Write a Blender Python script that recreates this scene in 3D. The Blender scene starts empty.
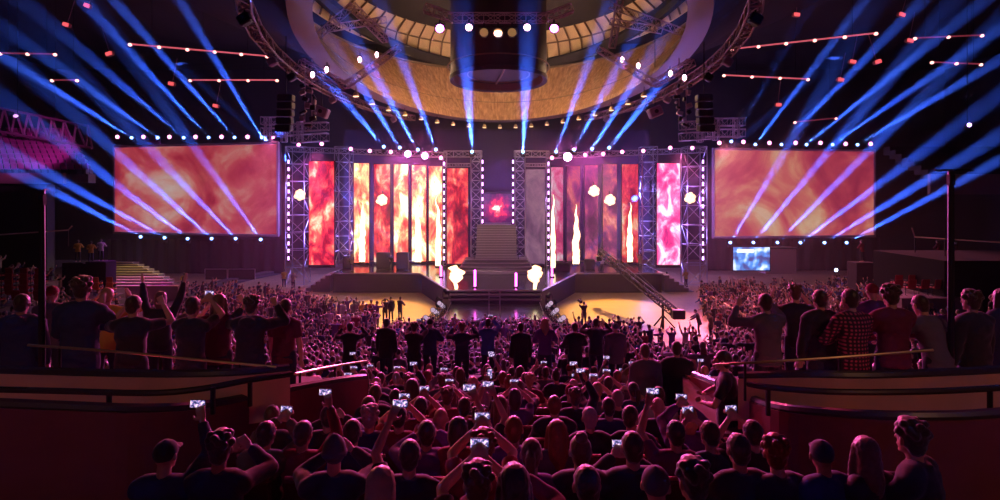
import bpy, bmesh, math, random
from mathutils import Vector, Matrix, noise
PI = math.pi
F, HY, CZ = 560.0, 195.0, 9.0
sc = bpy.context.scene
COL = sc.collection
rnd = random.Random(7)

def P(px, py, d):
    return Vector(((px-500)*d/F, d, CZ-(py-HY)*d/F))
def PG(px, py, z=0.0):          # point on the level z seen at that place
    d = (CZ-z)*F/(py-HY)
    return Vector(((px-500)*d/F, d, z))

# ------------------------------------------------------------ materials
MATS = {}
def mat(name, col=(.5,.5,.5), rough=.6, metal=0.0, emit=None, es=0.0, spec=.5, noise_amt=0.0, nscale=8.0, sheen=0.0):
    if name in MATS: return MATS[name]
    m = bpy.data.materials.new(name); m.use_nodes = True
    nt = m.node_tree; b = nt.nodes['Principled BSDF']
    b.inputs['Base Color'].default_value = (*col, 1)
    b.inputs['Roughness'].default_value = rough
    b.inputs['Metallic'].default_value = metal
    b.inputs['Specular IOR Level'].default_value = spec
    if sheen: b.inputs['Sheen Weight'].default_value = sheen
    if emit:
        b.inputs['Emission Color'].default_value = (*emit, 1)
        b.inputs['Emission Strength'].default_value = es
    if noise_amt:
        tc = nt.nodes.new('ShaderNodeTexCoord'); n = nt.nodes.new('ShaderNodeTexNoise')
        n.inputs['Scale'].default_value = nscale; n.inputs['Detail'].default_value = 4
        mx = nt.nodes.new('ShaderNodeMix'); mx.data_type = 'RGBA'
        mx.inputs['A'].default_value = (*[c*(1-noise_amt) for c in col], 1)
        mx.inputs['B'].default_value = (*[min(1, c*(1+noise_amt)) for c in col], 1)
        nt.links.new(tc.outputs['Object'], n.inputs['Vector'])
        nt.links.new(n.outputs['Fac'], mx.inputs['Factor'])
        nt.links.new(mx.outputs['Result'], b.inputs['Base Color'])
    MATS[name] = m
    return m

def video_mat(name, stops, scale, strength, seed, stretch=(1,1,1), dist=1.5):
    """an LED wall showing a fiery video picture"""
    m = bpy.data.materials.new(name); m.use_nodes = True
    nt = m.node_tree; b = nt.nodes['Principled BSDF']
    b.inputs['Base Color'].default_value = (.02,.02,.02,1); b.inputs['Roughness'].default_value = .5
    tc = nt.nodes.new('ShaderNodeTexCoord'); mp = nt.nodes.new('ShaderNodeMapping')
    mp.inputs['Location'].default_value = (seed*3.7, seed*1.3, seed*2.1); mp.inputs['Scale'].default_value = stretch
    n = nt.nodes.new('ShaderNodeTexNoise'); n.inputs['Scale'].default_value = scale
    n.inputs['Detail'].default_value = 6; n.inputs['Roughness'].default_value = .62; n.inputs['Distortion'].default_value = dist
    r = nt.nodes.new('ShaderNodeValToRGB'); e = r.color_ramp.elements
    while len(e) < len(stops): e.new(.5)
    for i, (p, c) in enumerate(stops): e[i].position = p; e[i].color = (*c, 1)
    nt.links.new(tc.outputs['Object'], mp.inputs['Vector']); nt.links.new(mp.outputs['Vector'], n.inputs['Vector'])
    nt.links.new(n.outputs['Fac'], r.inputs['Fac']); nt.links.new(r.outputs['Color'], b.inputs['Emission Color'])
    b.inputs['Emission Strength'].default_value = strength
    MATS[name] = m
    return m

# ------------------------------------------------------------ mesh builder
class MB:
    def __init__(s): s.v = []; s.f = []; s.mi = []; s.cur = 0
    def add(s, vs, fs):
        b = len(s.v); s.v += [tuple(v) for v in vs]
        s.f += [tuple(b+i for i in f) for f in fs]; s.mi += [s.cur]*len(fs)
        return s
    def box(s, c, size, rz=0.0, M=None):
        hx, hy, hz = size[0]/2, size[1]/2, size[2]/2
        vs = [Vector((x*hx, y*hy, z*hz)) for x in (-1,1) for y in (-1,1) for z in (-1,1)]
        R = M if M is not None else Matrix.Rotation(rz, 3, 'Z')
        vs = [R @ v + Vector(c) for v in vs]
        return s.add(vs, [(0,1,3,2),(4,6,7,5),(0,4,5,1),(2,3,7,6),(0,2,6,4),(1,5,7,3)])
    def cbox(s, c, size, b=.01, M=None):
        """box with chamfered edges in plan and in height"""
        hx, hy, hz = size[0]/2, size[1]/2, size[2]/2
        b = min(b, hx*.9, hy*.9, hz*.9)
        R = M if M is not None else Matrix.Identity(3)
        rings = []
        for z, q in ((-hz, b), (-hz+b, 0), (hz-b, 0), (hz, b)):
            x, y = hx-q, hy-q
            rings.append([(x-b, -y, z),(x,-y+b,z),(x,y-b,z),(x-b,y,z),(-x+b,y,z),(-x,y-b,z),(-x,-y+b,z),(-x+b,-y,z)])
        vs = [R @ Vector(p) + Vector(c) for r in rings for p in r]
        fs = [tuple(reversed(range(8)))]
        for k in range(3):
            for i in range(8): j = (i+1) % 8; fs.append((k*8+i, k*8+j, (k+1)*8+j, (k+1)*8+i))
        fs.append(tuple(range(24, 32)))
        return s.add(vs, fs)
    def tube(s, pts, rs, n=8, cap=True, round_=False):
        pts = [Vector(p) for p in pts]
        if not hasattr(rs, '__len__'): rs = [rs]*len(pts)
        rs = list(rs)
        if round_:
            a, b2 = (pts[0]-pts[1]).normalized(), (pts[-1]-pts[-2]).normalized()
            pre = [(pts[0]+a*rs[0]*k, rs[0]*math.sqrt(max(0, 1-k*k))) for k in (.97,.75,.4)]
            post = [(pts[-1]+b2*rs[-1]*k, rs[-1]*math.sqrt(max(0, 1-k*k))) for k in (.4,.75,.97)]
            pts = [p for p,_ in pre]+pts+[p for p,_ in post]; rs = [r for _,r in pre]+rs+[r for _,r in post]
        vs = []; up0 = None
        for i, p in enumerate(pts):
            t = (pts[min(i+1, len(pts)-1)]-pts[max(i-1, 0)])
            if t.length < 1e-9: t = Vector((0,0,1))
            t.normalize()
            if up0 is None:
                up0 = Vector((0,0,1)) if abs(t.z) < .9 else Vector((1,0,0))
            x = t.cross(up0)
            if x.length < 1e-4: x = t.cross(Vector((0,1,0)))
            x.normalize(); y = t.cross(x).normalized(); up0 = -y if (-y).dot(up0) > 0 else y
            for k in range(n):
                a = 2*PI*k/n
                vs.append(p + x*(math.cos(a)*rs[i]) + y*(math.sin(a)*rs[i]))
        fs = []
        for i in range(len(pts)-1):
            for k in range(n):
                k2 = (k+1) % n
                fs.append((i*n+k, i*n+k2, (i+1)*n+k2, (i+1)*n+k))
        if cap: fs.append(tuple(reversed(range(n)))); fs.append(tuple((len(pts)-1)*n+k for k in range(n)))
        return s.add(vs, fs)
    def ell(s, c, r, n=12, m=8, M=None):
        c = Vector(c); R = M if M is not None else Matrix.Identity(3)
        vs = [c + R @ Vector((0,0,-r[2]))]
        for j in range(1, m):
            t = -PI/2 + PI*j/m
            for k in range(n):
                a = 2*PI*k/n
                vs.append(c + R @ Vector((r[0]*math.cos(t)*math.cos(a), r[1]*math.cos(t)*math.sin(a), r[2]*math.sin(t))))
        vs.append(c + R @ Vector((0,0,r[2])))
        fs = [(0, 1+(k+1)%n, 1+k) for k in range(n)]
        for j in range(m-2):
            for k in range(n):
                k2 = (k+1) % n; b = 1+j*n
                fs.append((b+k, b+k2, b+n+k2, b+n+k))
        L = len(vs)-1; b = 1+(m-2)*n
        fs += [(b+k, b+(k+1)%n, L) for k in range(n)]
        return s.add(vs, fs)
    def loft(s, rings, cap=True):
        """rings: lists of equal numbers of points"""
        n = len(rings[0]); vs = [Vector(p) for r in rings for p in r]; fs = []
        for i in range(len(rings)-1):
            for k in range(n):
                k2 = (k+1) % n
                fs.append((i*n+k, i*n+k2, (i+1)*n+k2, (i+1)*n+k))
        if cap: fs.append(tuple(reversed(range(n)))); fs.append(tuple((len(rings)-1)*n+k for k in range(n)))
        return s.add(vs, fs)
    def strip(s, lo, hi, thick=None):
        """wall between two polylines of equal length; thick (vector list or vector) gives it depth"""
        n = len(lo); lo = [Vector(p) for p in lo]; hi = [Vector(p) for p in hi]
        if thick is None:
            return s.add(lo+hi, [(i, i+1, n+i+1, n+i) for i in range(n-1)])
        th = [Vector(t) for t in (thick if isinstance(thick, list) else [thick]*n)]
        rings = [[lo[i], hi[i], hi[i]+th[i], lo[i]+th[i]] for i in range(n)]
        return s.loft(rings)
    def mesh(s, name, smooth=False):
        me = bpy.data.meshes.new(name); me.from_pydata(s.v, [], s.f)
        if any(s.mi): me.polygons.foreach_set('material_index', s.mi)
        if smooth: me.polygons.foreach_set('use_smooth', [True]*len(me.polygons))
        me.validate(); me.update()
        return me
    def build(s, name, m, parent=None, loc=None, smooth=False):
        me = s.mesh(name, smooth)
        for q in (m if isinstance(m, (list, tuple)) else [m]): me.materials.append(q)
        o = bpy.data.objects.new(name, me); COL.objects.link(o)
        if parent is not None: o.parent = parent
        if loc is not None: o.location = loc
        return o

def tag(o, label=None, cat=None, group=None, kind=None):
    if label: o['label'] = label
    if cat: o['category'] = cat
    if group: o['group'] = group
    if kind: o['kind'] = kind
    return o
def empty(name, loc=(0,0,0), rz=0.0, label=None, cat=None, group=None):
    o = bpy.data.objects.new(name, None); COL.objects.link(o)
    o.location = loc; o.rotation_euler.z = rz
    return tag(o, label, cat, group)
def struct(o): o['kind'] = 'structure'; return o
KC = {}
def tree(o, parent=None):
    c = o.copy(); COL.objects.link(c); c.parent = parent
    if o.name not in KC: KC[o.name] = list(o.children)
    for ch in KC[o.name]: tree(ch, c)
    return c
ALLP = []
def place(proto, used, loc, rz=0.0, scale=1.0, label=None, group=None):
    """the first time the source itself, later copies with copies of its parts"""
    o = proto if not used.get(proto.name) else tree(proto)
    used[proto.name] = True
    o.location = loc; o.rotation_euler = (0,0,rz) if not hasattr(rz, '__len__') else rz
    o.scale = (scale,)*3
    if label: o['label'] = label
    if group: o['group'] = group
    elif 'group' in o and not group: pass
    return o
USED = {}

ORD = ['first','second','third','fourth','fifth','sixth','seventh','eighth','ninth','tenth','eleventh','twelfth','thirteenth','fourteenth','fifteenth','sixteenth','seventeenth','eighteenth','nineteenth','twentieth']
CARD = ['one','two','three','four','five','six','seven','eight','nine','ten']

# shared materials
M_black = mat('black_metal', (.015,.015,.018), .45, .3)
M_alu = mat('truss_aluminium', (.55,.55,.6), .35, .9)
M_dark = mat('dark_paint', (.03,.028,.035), .7)
M_conc = mat('concrete', (.22,.2,.19), .85, noise_amt=.25, nscale=3)
M_deck = mat('stage_deck_black_gloss', (.03,.028,.035), .16, 0, spec=.8)
M_stageskirt = mat('stage_skirt_black', (.012,.010,.018), .6)
M_pink = mat('pink_lens', (.9,.5,.8), .3, emit=(1,.26,.62), es=5.5)
M_warm = mat('warm_lens', (.9,.7,.5), .3, emit=(1,.6,.3), es=2.0)
M_blue = mat('blue_lens', (.4,.6,1), .3, emit=(.2,.42,1), es=7)
M_white = mat('white_lens', (1,1,1), .3, emit=(1,.60,.34), es=2.2)
M_brightpink = mat('bright_magenta_lens', (1,.5,1), .3, emit=(1,.3,1), es=30)
BEAM_W, HAZE, WORLD = 7500000, .0021, .4
# ============================================================ the hall
def bowl(r, th):
    """point of the seating bowl at ring r (1 = edge of the floor), angle th from the line to the camera"""
    z = max(0.0, 26*(r-1)*(.245+.03*math.sin(th)**2))
    return Vector((27*r*math.sin(th), 54-26*r*math.cos(th), z))
def inv_bowl(x, y):
    a, b = x/27, (54-y)/26
    return math.hypot(a, b), math.atan2(a, b)
ROW_D = [3.4+.9*k for k in range(-4, 28)]        # central distance of each row, rows count from k=-4
def row_r(k): return (54-(3.4+.9*k))/26
def floor_z(x, y):
    r, th = inv_bowl(x, y)
    if r <= row_r(27)-.45/26: return 0.0
    k = round((54-26*r-3.4)/.9)
    return bowl(row_r(k), th).z

# floor of the arena: amber boards round the stage, plain elsewhere
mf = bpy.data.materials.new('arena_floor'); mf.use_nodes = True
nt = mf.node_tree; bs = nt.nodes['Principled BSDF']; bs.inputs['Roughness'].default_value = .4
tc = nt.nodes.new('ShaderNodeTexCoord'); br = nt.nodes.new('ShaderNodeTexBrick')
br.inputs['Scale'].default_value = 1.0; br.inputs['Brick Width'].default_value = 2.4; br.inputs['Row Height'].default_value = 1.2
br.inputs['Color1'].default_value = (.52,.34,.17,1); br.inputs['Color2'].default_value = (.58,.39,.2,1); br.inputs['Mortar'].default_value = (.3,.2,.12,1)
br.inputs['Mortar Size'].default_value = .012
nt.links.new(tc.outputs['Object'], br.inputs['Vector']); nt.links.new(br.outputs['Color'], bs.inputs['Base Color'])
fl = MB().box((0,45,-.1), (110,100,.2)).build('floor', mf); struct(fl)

# stepped seating bowl
def rmax(t): return 1.08 if t < math.radians(-68) else 2.4 if abs(t) < math.radians(58) else 1.62 if abs(t) < math.radians(68) else 1.36 if abs(t) < math.radians(82) else 1.0
st = MB(); NT = 72; TH0 = math.radians(-112); TH1 = -TH0
for k in range(27, -8, -1):
    rk = row_r(k); ra, rb = rk-.45/26, rk+.45/26
    for i in range(NT):
        t0, t1 = TH0+(TH1-TH0)*i/NT, TH0+(TH1-TH0)*(i+1)/NT
        if rk > rmax(t0) or rk > rmax(t1): continue
        def q(r, t, zz):
            v = bowl(r, t); v.z = zz; return v
        z0, z1 = bowl(rk, t0).z, bowl(rk, t1).z
        pz0, pz1 = (bowl(row_r(k+1), t0).z, bowl(row_r(k+1), t1).z) if k < 27 else (0, 0)
        st.add([q(ra,t0,z0), q(ra,t1,z1), q(rb,t1,z1), q(rb,t0,z0), q(ra,t0,pz0), q(ra,t1,pz1), q(rb,t0,0), q(rb,t1,0)], [(0,3,2,1), (4,0,1,5), (3,2,7,6)])
struct(st.build('floor_seating_steps', mat('step_concrete',(.10,.09,.09),.85,noise_amt=.25,nscale=3)))

M_wall = mat('hall_wall', (.035,.03,.045), .85, noise_amt=.3, nscale=.6)
struct(MB().box((0,78,15), (130,.5,30)).build('wall_back', M_wall))
struct(MB().box((-62,36,15), (.5,84,30)).build('wall_left', M_wall))
struct(MB().box((62,36,15), (.5,84,30)).build('wall_right', M_wall))
struct(MB().box((0,-6.3,15), (124,.5,30)).build('wall_rear', M_wall))

# ceiling: a dark roof with the oval well above the floor
OC = (0.0, 37.5)
def oval(a, b, z, n=96, cy=37.5): return [Vector((OC[0]+a*math.sin(2*PI*i/n), cy+b*math.cos(2*PI*i/n), z)) for i in range(n)]
M_roof = mat('roof_panels', (.014,.010,.014), .8, noise_amt=.35, nscale=.5)
ce = MB(); n = 96
rings = [oval(11.0,23.2,17.3), oval(16,28,20.3), oval(24,34,23.5), oval(40,42,25.5)]
outer = []
for i in range(n):
    a = 2*PI*i/n; sx, cy = math.sin(a), math.cos(a)
    k = 1/max(abs(sx), abs(cy)); outer.append(Vector((sx*k*62, 36+cy*k*42.5, 26.5)))
rings.append(outer)
ce.loft(rings, cap=False)
# radial ribs of the roof
struct(ce.build('ceiling', M_roof))

# wooden well wall with vertical boards
mw = bpy.data.materials.new('well_wood_boards'); mw.use_nodes = True
nt = mw.node_tree; bs = nt.nodes['Principled BSDF']; bs.inputs['Roughness'].default_value = .6
tc = nt.nodes.new('ShaderNodeTexCoord'); wv = nt.nodes.new('ShaderNodeTexNoise')
mp = nt.nodes.new('ShaderNodeMapping'); mp.inputs['Scale'].default_value = (3.2,3.2,.12)
wv.inputs['Scale'].default_value = 1.4; wv.inputs['Detail'].default_value = 5
cr = nt.nodes.new('ShaderNodeValToRGB'); cr.color_ramp.elements[0].position = .35; cr.color_ramp.elements[0].color = (.30,.15,.075,1)
cr.color_ramp.elements[1].position = .7; cr.color_ramp.elements[1].color = (.6,.36,.2,1)
for a, b in ((tc.outputs['Object'], mp.inputs['Vector']), (mp.outputs['Vector'], wv.inputs['Vector']), (wv.outputs['Fac'], cr.inputs['Fac']), (cr.outputs['Color'], bs.inputs['Base Color'])): nt.links.new(a, b)
well = MB(); well.loft([oval(10.2,22.4,17.0), oval(10.3,22.5,17.4), oval(12.7,20.8,20.2,cy=40), oval(15,19,22.6,cy=42)], cap=False)
struct(well.build('ceiling_well_wall', mw))
M_rim = mat('well_rim_gold', (.22,.14,.08), .5)
rim = MB()
rim.loft([oval(10.1,22.3,17.0), oval(11.2,23.4,16.9), oval(11.3,23.5,17.5), oval(10.2,22.4,17.2)], cap=False)
rim.tube(oval(11.7,21.5,19.0,cy=39)+oval(11.7,21.5,19.0,cy=39)[:1], .07, 6, cap=False)
rim.tube(oval(14.9,18.9,22.6,cy=42)+oval(14.9,18.9,22.6,cy=42)[:1], .12, 6, cap=False)
struct(rim.build('ceiling_well_rim', M_rim))
M_gallery = mat('well_gallery_panels', (.8,.62,.38), .6, noise_amt=.2, nscale=1.2)
gal = MB(); gal.loft([oval(15,19,23.6,cy=42), oval(14.5,18.5,25.0,cy=42), oval(13,17,26.0,cy=42)], cap=False)
struct(gal.build('ceiling_gallery_band', M_gallery))
gl = MB(); gl.loft([oval(12.6,24.2,22.6), oval(13.1,24.6,22.7), oval(13.1,24.6,23.6), oval(12.6,24.2,23.6)], cap=False)
struct(gl.build('ceiling_gallery_gap', M_dark))
rb = MB(); A, B, C2 = oval(14.8,18.8,23.6,72,42), oval(14.3,18.3,25.0,72,42), oval(12.8,16.8,26.0,72,42)
for i in range(72): rb.tube([A[i], B[i], C2[i]], .09, 5)
rb.tube(B+B[:1], .08, 5, cap=False)
struct(rb.build('ceiling_gallery_ribs', M_rim))
top = MB(); t = oval(13,17,26.0,cy=42); top.add(t, [tuple(range(96))])
struct(top.build('ceiling_well_top', M_dark))
# small pendant lamps round the rim of the well
lp = empty('rim_lamp', (0,0,0), 0, 'x', 'lamp')
MB().tube([(0,0,.45),(0,0,0)], .03, 6).build('stem', M_black, lp)
MB().tube([(0,0,.05),(0,0,-.12),(0,0,-.3)], [.09,.2,.24], 10).build('housing', mat('lamp_gold',(.5,.38,.2),.4,.6), lp)
MB().tube([(0,0,-.3),(0,0,-.34)], .2, 10).build('lens', M_warm, lp)
for i, p in enumerate(oval(10.7,22.9,16.55,40)):
    if i in (18,19,20,21,22) or p.y < 38: continue
    place(lp, USED, p, label='small gold pendant lamp glowing under the rim of the oval ceiling well', group='lamps round the ceiling well rim')

# hanging dark drum in the middle
dr = empty('hanging_drum', P(498.5,82,40), 0, 'huge dark cylindrical drum hanging in the middle of the oval ceiling well', 'drum')
def oring(a, b, z, n=64): return [(a*math.sin(2*PI*i/n), b*math.cos(2*PI*i/n), z) for i in range(n)]
M_drum = mat('drum_brown', (.06,.035,.045), .55, noise_amt=.3, nscale=1)
MB().loft([oring(3.2,3.8,.1), oring(3.45,4.1,0), oring(3.5,4.15,.25), oring(3.42,4.05,.35), oring(3.42,4.05,9.9)], cap=False).build('shell', M_drum, dr, smooth=False)
MB().loft([oring(3.2,3.8,.1), oring(3.1,3.7,.6)], cap=False).build('inner_lip', mat('drum_lip',(.3,.17,.13),.5), dr)
b = MB(); b.add(oring(3.1,3.7,.6), [tuple(range(64))]); b.build('bottom_panel', mat('drum_bottom',(.04,.02,.03),.5), dr)
b = MB(); b.tube([(.5,-3,.45),(.2,0,.45),(-.2,3,.45)], .07, 6); b.tube(oring(2.2,2.7,.5)+oring(2.2,2.7,.5)[:1], .04, 5, cap=False); b.build('cable_tray', mat('drum_lip',(.3,.17,.13),.5), dr)
hr = MB(); hr.tube(oring(3.6,4.2,1.0)+oring(3.6,4.2,1.0)[:1], .05, 6, cap=False); hr.build('hoop', mat('drum_lip',(.3,.17,.13),.5), dr)

# ============================================================ trusses
def truss_geo(mb, p0, p1, w=.4, bay=.8, r=.035, rd=.018, box=True):
    """square lattice truss between two points"""
    p0, p1 = Vector(p0), Vector(p1); ax = (p1-p0); L = ax.length; ax.normalize()
    up = Vector((0,0,1)) if abs(ax.z) < .9 else Vector((0,1,0))
    x = ax.cross(up).normalized(); y = x.cross(ax).normalized()
    cs = [x*w/2*a + y*w/2*b for a, b in ((-1,-1),(1,-1),(1,1),(-1,1))]
    for c in cs: mb.tube([p0+c, p1+c], r, 5)
    nb = max(1, round(L/bay))
    for i in range(nb+1):
        q = p0+ax*(L*i/nb)
        for k in range(4):
            mb.tube([q+cs[k], q+cs[(k+1)%4]], rd, 4)
            if i < nb:
                q2 = p0+ax*(L*(i+1)/nb)
                a, b2 = (cs[k], cs[(k+1)%4]) if (i+k) % 2 else (cs[(k+1)%4], cs[k])
                mb.tube([q+a, q2+b2], rd, 4)
def truss(p0, p1, label, w=.4, bay=.8, r=.035, rd=.018, group=None, m=None):
    o = bpy.data.objects.new('tmp', None)
    mb = MB(); truss_geo(mb, Vector(p0)-Vector(p0), Vector(p1)-Vector(p0), w, bay, r, rd)
    b = mb.build('lighting_truss', m or M_alu, loc=p0)
    return tag(b, label, 'truss', group)
# ============================================================ stage
SX = -.35
DZ = 1.8
dk = MB()
pl = [(-15.5,60.5),(-15.5,51.7),(SX-7.0,51.7),(SX-3.5,42.4),(SX+3.5,42.4),(SX+7.4,51.7),(15,51.7),(15,60.5)]
def prism(mb, poly, z0, z1):
    n = len(poly)
    mb.add([(x,y,z0) for x,y in poly]+[(x,y,z1) for x,y in poly], [tuple(reversed(range(n))), tuple(range(n,2*n))]+[(i,(i+1)%n,n+(i+1)%n,n+i) for i in range(n)])
    return mb
def shrink(poly, d):
    cx = sum(p[0] for p in poly)/len(poly); cy = sum(p[1] for p in poly)/len(poly)
    return [(x-(d if x > cx else -d), y-(d if y > cy else -d)) for x, y in poly]
def ccw(poly):
    a = sum(poly[i][0]*poly[(i+1)%len(poly)][1]-poly[(i+1)%len(poly)][0]*poly[i][1] for i in range(len(poly)))
    return poly if a > 0 else poly[::-1]
pl = ccw(pl)
stage = empty('stage', (0,0,0), 0, 'black glossy concert stage with wide wings and a centre thrust before the LED walls', 'stage')
prism(MB(), pl, DZ-.16, DZ).build('deck', M_deck, stage)
prism(MB(), shrink(pl, .12), 0, DZ-.16).build('skirt', M_stageskirt, stage)
M_edge = mat('stage_edge_silver', (.62,.55,.6), .3, .6)
ed = MB()
for i in range(len(pl)):
    a, b = pl[i], pl[(i+1)%len(pl)]
    if a[1] > 60 and b[1] > 60: continue
    ed.tube([(a[0],a[1],DZ-.05),(b[0],b[1],DZ-.05)], .07, 6)
ed.build('edge_trim', M_edge, stage)
# runway in front, one step lower
low = ccw([(SX-3.3,42.2),(SX-3.3,36),(SX+3.3,36),(SX+3.3,42.2)])
run = empty('stage_runway', (0,0,0), 0, 'low glossy runway platform reaching from the stage towards the crowd', 'stage')
prism(MB(), low, .8, .95).build('deck', M_deck, run)
prism(MB(), shrink(low,.1), 0, .8).build('skirt', M_stageskirt, run)
e = MB()
for z in (.9,): 
    e.tube([(SX-3.3,36,z),(SX+3.3,36,z)], .05, 6); e.tube([(SX-3.3,42.2,z),(SX-3.3,36,z)], .05, 6); e.tube([(SX+3.3,42.2,z),(SX+3.3,36,z)], .05, 6)
e.build('edge_trim', M_edge, run)
# lips of the thrust
lip = empty('stage_front_steps', (0,0,0), 0, 'silver edged double step across the front of the stage thrust', 'steps')
for i, (z, y) in enumerate(((1.5,42.15),(1.2,41.85))):
    MB().cbox((SX,y,z), (6.9-.2*i,.5,.12), .02).build('tread', mat('step_tread', (.2,.17,.2), .3), lip)
    MB().tube([(SX-3.45,y-.26,z+.03),(SX+3.45,y-.26,z+.03)], .045, 6).build('nosing', M_edge, lip)
MB().box((SX,42.2,1.1), (6.6,.3,.5)).build('riser_panel', M_stageskirt, lip)
# wide low steps
w = empty('stage_steps', (0,0,0), 0, 'wide low silver edged steps at the foot of the grey staircase', 'steps')
for i in range(4):
    hw = 3.55-.18*i; y0 = 51.2+i*.5; z = DZ+.27*(i+1)
    MB().box((SX,y0+1.6-i*.0,z-.135), (2*hw,3.2-i*.4,.27)).build('tread', mat('step_tread', (.2,.17,.2), .3), w)
    MB().tube([(SX-hw,y0-.02+.2*i,z-.03),(SX+hw,y0-.02+.2*i,z-.03)], .05, 6).build('nosing', M_edge, w)
# tall staircase
M_stair = mat('grey_stair', (.42,.4,.42), .55)
s = empty('staircase', (0,0,0), 0, 'grey centre staircase rising to the small screen between two truss towers', 'stairs')
zt = DZ+1.08; ns = 14
sb = MB()
for i in range(ns):
    z = zt+.225*(i+1); y0 = 53.3+i*.22
    sb.box((SX,y0+.12,(zt+z)/2-.0), (3.9,.24,z-zt))
sb.build('steps', M_stair, s)
nb = MB()
for i in range(ns): nb.box((SX, 53.3+i*.22-.01, zt+.225*(i+1)-.02), (3.9,.05,.05))
nb.build('nosings', mat('stair_nosing',(.75,.7,.72),.4), s)
for sx in (-1,1):
    h = MB(); pts = [(SX+sx*2.1, 53.2+i*.22, zt+.225*i+1.0) for i in range(ns+1)]
    h.tube(pts, .035, 6)
    for i in range(0, ns+1, 3): h.tube([pts[i], (pts[i][0], pts[i][1], zt+.225*i)], .025, 5)
    h.build('handrail', M_black, s)
MB().box((SX,58.6,3.93), (3.0,4.1,4.2)).build('upper_landing', M_dark, s)
# steps down at each wing end
for sx, lab in ((-1,'dark side steps leading off the stage wing beside the crowd'),(1,'dark side steps by the camera crane at the stage wing end')):
    t = empty('side_steps', (0,0,0), 0, lab, 'steps')
    for i in range(6):
        z = DZ-.3*(i+1); x = (15.5 if sx > 0 else 16.0)+i*.45
        MB().box((sx*x, 54.0, z/2+.02), (.45,4.0,z+.04)).build('tread', mat('step_tread', (.2,.17,.2), .3), t) if z > 0 else None
        if z > 0: MB().tube([(sx*(x+.22),52.0,z+.04),(sx*(x+.22),56,z+.04)], .03, 5).build('nosing', M_edge, t)

# ---------------------------------------------------------------- LED walls
FIRE = [(.34,(.10,.0,.015)),(.44,(.45,.005,.03)),(.50,(.85,.03,.06)),(.56,(1,.14,.10)),(.61,(1,.5,.3)),(.68,(1,.85,.65))]
FIREW = [(.30,(.35,.01,.02)),(.40,(.8,.05,.04)),(.47,(1,.20,.10)),(.53,(1,.5,.22)),(.59,(1,.85,.5)),(.68,(1,1,.9))]
PINK = [(.32,(.35,.01,.12)),(.43,(.8,.04,.2)),(.50,(1,.14,.35)),(.57,(1,.5,.65)),(.65,(1,.9,.95))]
DIM = [(.35,(.05,.005,.04)),(.45,(.18,.02,.12)),(.53,(.42,.06,.16)),(.6,(.7,.14,.14)),(.7,(1,.45,.35))]
PALE = [(.35,(.12,.05,.12)),(.5,(.26,.12,.22)),(.65,(.42,.22,.3))]
panels = [ # x0,x1,y0,y1,d,stops,strength,label
 (309,334,161,266,55.6,FIRE,3.2,'tall LED panel of crimson flames standing apart by the outermost tower'),
 (354,369,163,263,57.5,FIREW,3.6,'narrow LED panel of white and red flames, outermost of five'),
 (374,390,164,263,57.9,FIRE,2.6,'narrow LED panel of deep red flames with a round lamp before it'),
 (394,408,164,263,58.3,FIREW,3.6,'narrow LED panel of bright flames, third of the five in the wing'),
 (412,426,165,263,58.7,FIREW,5.0,'narrow LED panel almost burnt out to white by flames'),
 (429,442,166,264,59.0,FIREW,3.4,'narrow LED panel of orange flames beside the framed inner panel'),
 (447,468,168,267,56.5,FIRE,2.4,'LED panel of red flames framed by the inner truss tower'),
 (525,545,169,267,56.5,PALE,1.6,'dim mauve LED panel framed by the inner truss tower'),
 (551,563,167,264,59.0,PINK,1.4,'narrow purple LED panel behind the tall flame jet'),
 (567,580,166,264,58.7,DIM,1.8,'narrow dull plum LED panel behind a flame jet'),
 (585,598,165,263,58.3,DIM,2.4,'narrow dark red LED panel with a round lamp at its top'),
 (603,617,164,263,57.9,DIM,2.2,'narrow dark red LED panel, fourth of five in its wing'),
 (622,638,164,263,57.5,FIRE,2.0,'narrow red LED panel nearest the outer tower and side steps'),
 (657,680,163,265,55.6,PINK,4.6,'tall LED panel of white and pink flames standing apart over the steps')]
for i, (x0,x1,y0,y1,d,stops,stg,lab) in enumerate(panels):
    a, b = P(x0,y0,d), P(x1,y1,d); cx = (a.x+b.x)/2; wd = b.x-a.x; zb = DZ+.02; ht = a.z-zb
    o = empty('led_screen', (cx,d,zb), 0, lab, 'screen', 'LED panels of the stage backdrop')
    MB().cbox((0,.14,ht/2), (wd+.16,.22,ht+.08), .03).build('housing', M_black, o)
    vm = video_mat('led_video_%d' % i, stops, .8, stg*(.55 if stops is FIREW else .38), i+1.3, (1,1,.55), .5)
    MB().add([(-wd/2,0,.25),(wd/2,0,.25),(wd/2,0,ht-.03),(-wd/2,0,ht-.03)], [(0,1,2,3)]).build('screen', vm, o)
    MB().box((0,.2,.1), (wd*.8,.9,.12)).build('foot', M_black, o)

def bigscreen(c0, c1, z0, z1, stops, seed, stg, label):
    c0, c1 = Vector((c0[0],c0[1],0)), Vector((c1[0],c1[1],0)); L = (c1-c0).length
    ang = math.atan2((c1-c0).y, (c1-c0).x)
    o = empty('video_screen', (c0.x,c0.y,z0), ang, label, 'screen')
    H = z1-z0; vm = video_mat('screen_video_%d' % seed, stops, .12, stg, seed, (1,1,1), .9)
    MB().add([(.25,0,.25),(L-.25,0,.25),(L-.25,0,H-.25),(.25,0,H-.25)], [(0,1,2,3)]).build('screen', vm, o)
    f = MB()
    for (x, z, sx, sz) in ((L/2,.12,L,.26),(L/2,H-.12,L,.26),(.12,H/2,.26,H),(L-.12,H/2,.26,H)): f.cbox((x,.05,z), (sx,.3,sz), .04)
    f.build('frame', mat('screen_frame',(.5,.35,.4),.6), o)  # pinkish haze over the border is put into the frame colour
    MB().box((L/2,.45,H/2), (L-.3,.5,H-.3)).build('backing', M_dark, o)
    return o
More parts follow.
